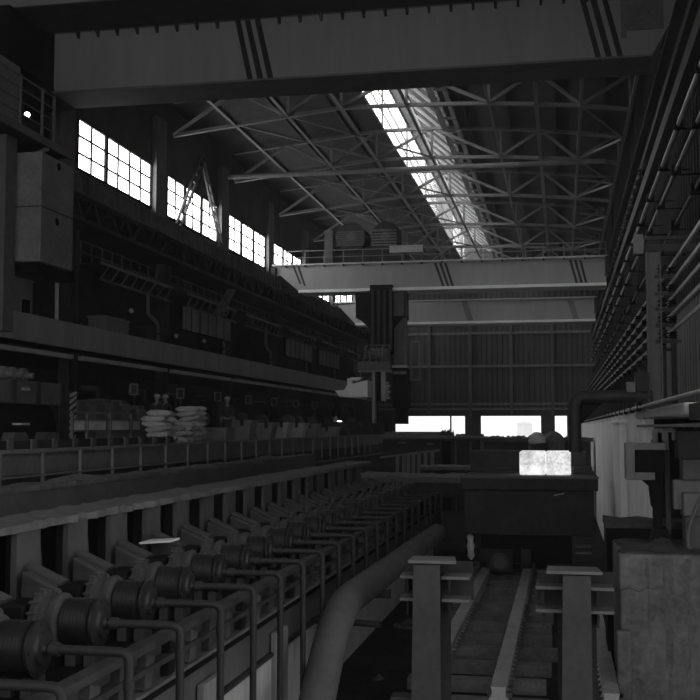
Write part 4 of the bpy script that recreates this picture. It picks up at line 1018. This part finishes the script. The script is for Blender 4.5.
# ---------------------------------------------------------------- stained concrete block and the gear on it
BYF = 20.3
bz = -2.27
t = thing('concrete_block', 'stained cracked concrete block in front of the right partition', 'block', (2, BYF, GZ))
obj('block', B().box(.97, XR-.3, BYF, BYF+2.6, GZ, bz), 'rough_concrete', t, bevel=.04)
for xa, xb, zb_ in ((1.72, 1.92, -4.6), (1.42, 1.5, -3.6), (2.1, 2.2, -4.2)):
    n_ = 7; L_ = [(xa+random.uniform(-.02, .03)+(xb-xa)*.3*i/n_, bz-.06-(bz-zb_)*i/n_*1.0) for i in range(n_+1)]
    R_ = [(xb+random.uniform(-.03, .02)-(xb-xa)*.3*i/n_, bz-.06-(bz-zb_)*i/n_*1.0) for i in range(n_, -1, -1)]
    obj('damp_stain', B().prism(L_+R_, 'y', BYF-.003, BYF+.01), 'wet_concrete', t)
obj('top_grime', B().crust(1.02, 3.2, BYF+.08, BYF+2.5, bz+.03, .02, 14, 8, .05), 'scrap', t)
crk = [(1.0, -2.9), (1.15, -2.86), (1.3, -2.93), (1.45, -2.85), (1.6, -2.88)]
for (xa, za), (xb, zb_) in zip(crk, crk[1:]): obj('crack', B().bar((xa, BYF-.002, za), (xb, BYF-.002, zb_), .008), 'black_steel', t)
obj('notch', B().box(.9, 1.15, BYF-.18, BYF, GZ, -3.6), 'rough_concrete', t, bevel=.03)
lw = thing('low_wall', 'dark rubble-strewn low wall behind the concrete block', 'wall', (1.5, 23.5, GZ))
obj('face', B().box(XY(604, 23.3), XR, 23.0, 24.3, GZ, ZY(630, 524, 23.3)), 'black_steel', lw)
obj('crust', B().crust(XY(604, 23.3), XR, 22.95, 24.3, ZY(630, 521, 23.3), .04, 10, 4, .12), 'scrap', lw)
KY = BYF+.9
def kx(px): return XY(px, KY, 470)
def kz(py): return ZY(650, py, KY)
t = thing('window_box', 'grey steel box with a dark square opening, fixed to the black stand on the block', 'box', (kx(645), KY, kz(480)))
b = B(); z0, z1 = kz(480), kz(443)
for a in ((626, 635, z0, z1),): b.box(kx(a[0]), kx(a[1]), KY, KY+.5, a[2], a[3])
b.box(kx(635), kx(666), KY, KY+.5, kz(450), z1); b.box(kx(635), kx(655), KY, KY+.5, z0, kz(472.5))
obj('casing', b, 'mid_steel', t, bevel=.01)
obj('screen', B().box(kx(635), kx(666), KY+.1, KY+.5, kz(472.5), kz(450)), 'black_steel', t)
t = thing('post_frame', 'pale upright channel on the partition behind the grey box', 'channel', (kx(622), KY+3.5, -2))
obj('channel', B().box(1.55, 1.74, YX(625, 1.7), YX(618, 1.7), -2.7, .1), 'wall_white', t)
obj('cap', B().box(1.5, 1.76, YX(625.5, 1.7), YX(617.5, 1.7), .1, .18), 'wall_white', t)
t = thing('switch_stand', 'black switch stand with bent pipes on the concrete block', 'stand', (kx(660), KY, bz))
obj('column', B().box(kx(655), kx(664.5), KY+.52, KY+.8, bz, kz(440)), 'black_steel', t, bevel=.015)
obj('column', B().box(kx(667), kx(672), KY+.4, KY+.6, bz, kz(446)), 'dark_steel', t)
obj('foot', B().prism([(kx(648), bz), (kx(676), bz), (kx(668), bz+.35), (kx(655), bz+.35)], 'y', KY+.35, KY+.85), 'black_steel', t)
obj('bracket', B().prism([(kx(644), kz(482)), (kx(656), kz(482)), (kx(656), kz(512)), (kx(653), kz(508)), (kx(651), kz(488))], 'y', KY+.55, KY+.75), 'black_steel', t)
for a, c in ((657, 666), (668, 676)):
    obj('bent_pipe', B().tube([(kx(a), KY+.3, kz(450)), (kx(a), KY+.3, kz(430)), (kx(c), KY+.3, kz(430)), (kx(c), KY+.3, kz(440))], .05, 8, .12), 'mid_steel', t)
obj('base_rubble', B().heap(kx(660), KY+.2, bz, .45, .35, .18, 14, 4, .3), 'scrap', t)
t = thing('electric_cabinet', 'stack of grey electrical boxes with a hose at the edge of the concrete block', 'cabinet', (kx(690), KY, bz))
obj('upper_box', B().box(kx(678), kx(716), KY, KY+.5, kz(459), kz(431)), 'dark_steel', t, bevel=.02)
obj('middle_box', B().box(kx(683), kx(716), KY+.1, KY+.5, kz(480), kz(459)), 'grey_steel', t, bevel=.02)
obj('middle_box', B().box(kx(674), kx(716), KY+.2, KY+.5, kz(510), kz(480)), 'mid_steel', t, bevel=.02)
obj('lower_box', B().box(kx(682), kx(716), KY-.05, KY+.5, kz(516), kz(492)), 'mid_steel', t, bevel=.04)
obj('pedestal', B().box(kx(684), kx(716), KY, KY+.5, bz, kz(516)), 'grey_steel', t, bevel=.02)
hs = [(kx(702), kz(493)), (kx(697), kz(503)), (kx(690), kz(518)), (kx(686), kz(532)), (kx(686), kz(545)), (kx(690), kz(552))]
obj('hose', B().tube([(x, KY-.12, z) for x, z in hs], .03, 8, .06), 'mid_steel', t)
# ---------------------------------------------------------------- people on the operating platform
def person(label, x, y, facing, pose):
    """standing figure grown from a joint skeleton; local frame: x right, y forward"""
    t = thing('person', label, 'person', (x, y, PZ))
    ca, sa = math.cos(facing), math.sin(facing)
    def W(p): return (p[0]*ca-p[1]*sa, p[0]*sa+p[1]*ca, p[2])
    def skin(name, pts, edges, m, root=0, sub=2):
        me = bpy.data.meshes.new(name); me.from_pydata([W(p[:3]) for p in pts], edges, []); me.materials.append(MS[m])
        o = bpy.data.objects.new(name, me); COL.objects.link(o); o.parent = t
        md = o.modifiers.new('skin', 'SKIN'); md.use_smooth_shade = True
        for i, p in enumerate(pts):
            d = me.skin_vertices[0].data[i]; d.radius = (p[3], p[4] if len(p) > 4 else p[3]); d.use_root = i == root
        s_ = o.modifiers.new('sub', 'SUBSURF'); s_.levels = sub; s_.render_levels = sub
        return o
    el, hl, er, hr = pose
    body = [(0,0,.95,.10,.08),(0,0,1.15,.11,.08),(0,.01,1.36,.15,.1),(0,0,1.5,.06),(0,.01,1.55,.065),(0,.03,1.65,.105,.118),(0,.025,1.745,.092),
            (-.19,0,1.42,.06),el+(.045,),hl+(.032,),(.19,0,1.42,.06),er+(.045,),hr+(.032,),
            (-.1,0,.88,.085),(-.11,.02,.5,.06),(-.11,-.01,.1,.042),(-.12,.13,.05,.04),(.1,0,.88,.085),(.12,.02,.5,.06),(.13,-.01,.1,.042),(.14,.13,.05,.04)]
    e = [(0,1),(1,2),(2,3),(3,4),(4,5),(5,6),(2,7),(7,8),(8,9),(2,10),(10,11),(11,12),(0,13),(13,14),(14,15),(15,16),(0,17),(17,18),(18,19),(19,20)]
    # hands: palm and five short fingers each
    for h_, el_ in ((9, el), (12, er)):
        a = Vector(body[h_][:3]); d = (a-Vector(el_)).normalized(); sd = d.cross(Vector((0, 1, 0))).normalized() if abs(d.y) < .9 else Vector((1, 0, 0))
        pm = a+d*.06; i0 = len(body); body.append(tuple(pm)+(.03, .018)); e.append((h_, i0))
        for q, l in ((-.028, .065), (-.010, .08), (.010, .076), (.028, .06)):
            i1 = len(body); body.append(tuple(pm+sd*q+d*.03)+(.009,)); body.append(tuple(pm+sd*q+d*(.03+l)+Vector((0, -.012, 0)))+(.008,)); e += [(i0, i1), (i1, i1+1)]
        i1 = len(body); body.append(tuple(pm+sd*-.05-d*.005)+(.011,)); e.append((i0, i1))
    skin('body', body, e, 'skin')
    jk = [(0,0,.86,.19,.15),(0,0,1.16,.155,.115),(0,.01,1.36,.175,.12),(0,0,1.46,.08),(-.2,0,1.41,.08),el+(.065,),tuple(Vector(el).lerp(Vector(hl), .8))+(.05,),(.2,0,1.41,.08),er+(.065,),tuple(Vector(er).lerp(Vector(hr), .8))+(.05,)]
    skin('jacket', jk, [(0,1),(1,2),(2,3),(2,4),(4,5),(5,6),(2,7),(7,8),(8,9)], 'cloth_dark')
    tr_ = [(0,0,.98,.18,.14),(-.1,0,.84,.12),(-.11,.02,.5,.082),(-.11,-.01,.14,.072),(.1,0,.84,.12),(.12,.02,.5,.085),(.13,-.01,.14,.072)]
    skin('trousers', tr_, [(0,1),(1,2),(2,3),(0,4),(4,5),(5,6)], 'cloth_dark')
    for s_ in (-1, 1): skin('boot', [(s_*.12,-.04,.07,.055),(s_*.12,.06,.06,.05),(s_*.125,.16,.045,.042)], [(0,1),(1,2)], 'black_steel', 0, 1)
    fb = B(); 
    c = Vector((0, .03, 1.66))
    cp = B().lathe((0, .02, 1.70), (0, -.1, 1), [(0, .118), (.05, .12), (.09, .1), (.115, .06), (.125, .01)], 14).prism([(-.09, .1), (.09, .1), (.06, .2), (-.06, .2)], 'z', 1.70, 1.715)
    cp.v = [W(v) for v in cp.v]; cp.v = [tuple(Vector(v)+Vector((x, y, PZ))) for v in cp.v]
    obj('cap', cp, 'cap_cloth', t)
    hr_ = B().lathe((0, -.005, 1.60), (0, -.05, 1), [(0, .07), (.05, .1), (.11, .105)], 12); hr_.v = [tuple(Vector(W(v))+Vector((x, y, PZ))) for v in hr_.v]
    obj('hair', hr_, 'cloth_dark', t)
    for nm, ps, r_ in (('nose', [(0, .125, 1.66)], .016), ('mouth', [(0, .118, 1.615)], .014), ('eye', [(-.035, .115, 1.685)], .012), ('eye', [(.035, .115, 1.685)], .012), ('ear', [(-.09, .02, 1.66)], .022), ('ear', [(.09, .02, 1.66)], .022)):
        q = Vector(W(ps[0]))+Vector((x, y, PZ))
        obj(nm, B().lathe(q-Vector((0, 0, r_)), (0, 0, 1), [(0, r_*.3), (r_*.5, r_*.87), (r_, r_), (r_*1.5, r_*.87), (2*r_, r_*.3)], 8), 'cloth_dark' if nm in ('eye', 'mouth') else 'skin', t)
    return t
akimbo = ((-.36, -.08, 1.18), (-.2, .1, 1.0), (.36, -.08, 1.18), (.2, .1, 1.0))
relaxed = ((-.27, -.03, 1.14), (-.25, .1, .9), (.27, -.03, 1.14), (.25, .1, .9))
X = -13.75
person('person in dark work clothes and a light cap standing right of the sack stacks', X, YX(227, X), math.radians(200), relaxed)
X = -15.3
person('person in dark clothes behind the sacks, on the left of two heads', X, YX(157, X), math.radians(170), relaxed)
person('person in dark clothes behind the sacks, on the right of two heads', X, YX(165.5, X), math.radians(150), akimbo)

# ================================================================ light: daylight through glass, doors and the open end
w = bpy.data.worlds.new('world'); sc.world = w; w.use_nodes = True
bg = w.node_tree.nodes['Background']; bg.inputs[0].default_value = (1, 1, 1, 1); bg.inputs[1].default_value = .6
def area(name, loc, rot, sx, sy, power):
    l = bpy.data.lights.new(name, 'AREA'); l.shape = 'RECTANGLE'; l.size = sx; l.size_y = sy; l.energy = power
    o = bpy.data.objects.new(name, l); COL.objects.link(o); o.location = loc; o.rotation_euler = rot; return o
sc.view_settings.view_transform = 'Standard'; sc.view_settings.look = 'None'; sc.view_settings.gamma = 1; sc.view_settings.exposure = 1.0
sc.view_settings.use_curve_mapping = False
sc.cycles.use_denoising = True
sc.cycles.max_bounces = 6; sc.cycles.diffuse_bounces = 4; sc.cycles.glossy_bounces = 2

# thin smoke hanging in the hall
hz = bpy.data.materials.new('haze'); hz.use_nodes = True; nt = hz.node_tree; nt.nodes.clear()
vo = nt.nodes.new('ShaderNodeVolumeScatter'); vo.inputs['Density'].default_value = .00045; vo.inputs['Anisotropy'].default_value = .2
ou = nt.nodes.new('ShaderNodeOutputMaterial'); nt.links.new(vo.outputs[0], ou.inputs['Volume'])
MS['haze'] = hz
tag(obj('smoke_haze', B().box(-31, 7, -14, 147, GZ-.5, 24), 'haze', None, False), 'thin smoky haze filling the whole hall', 'haze', kind='stuff')
sc.cycles.volume_bounces = 1
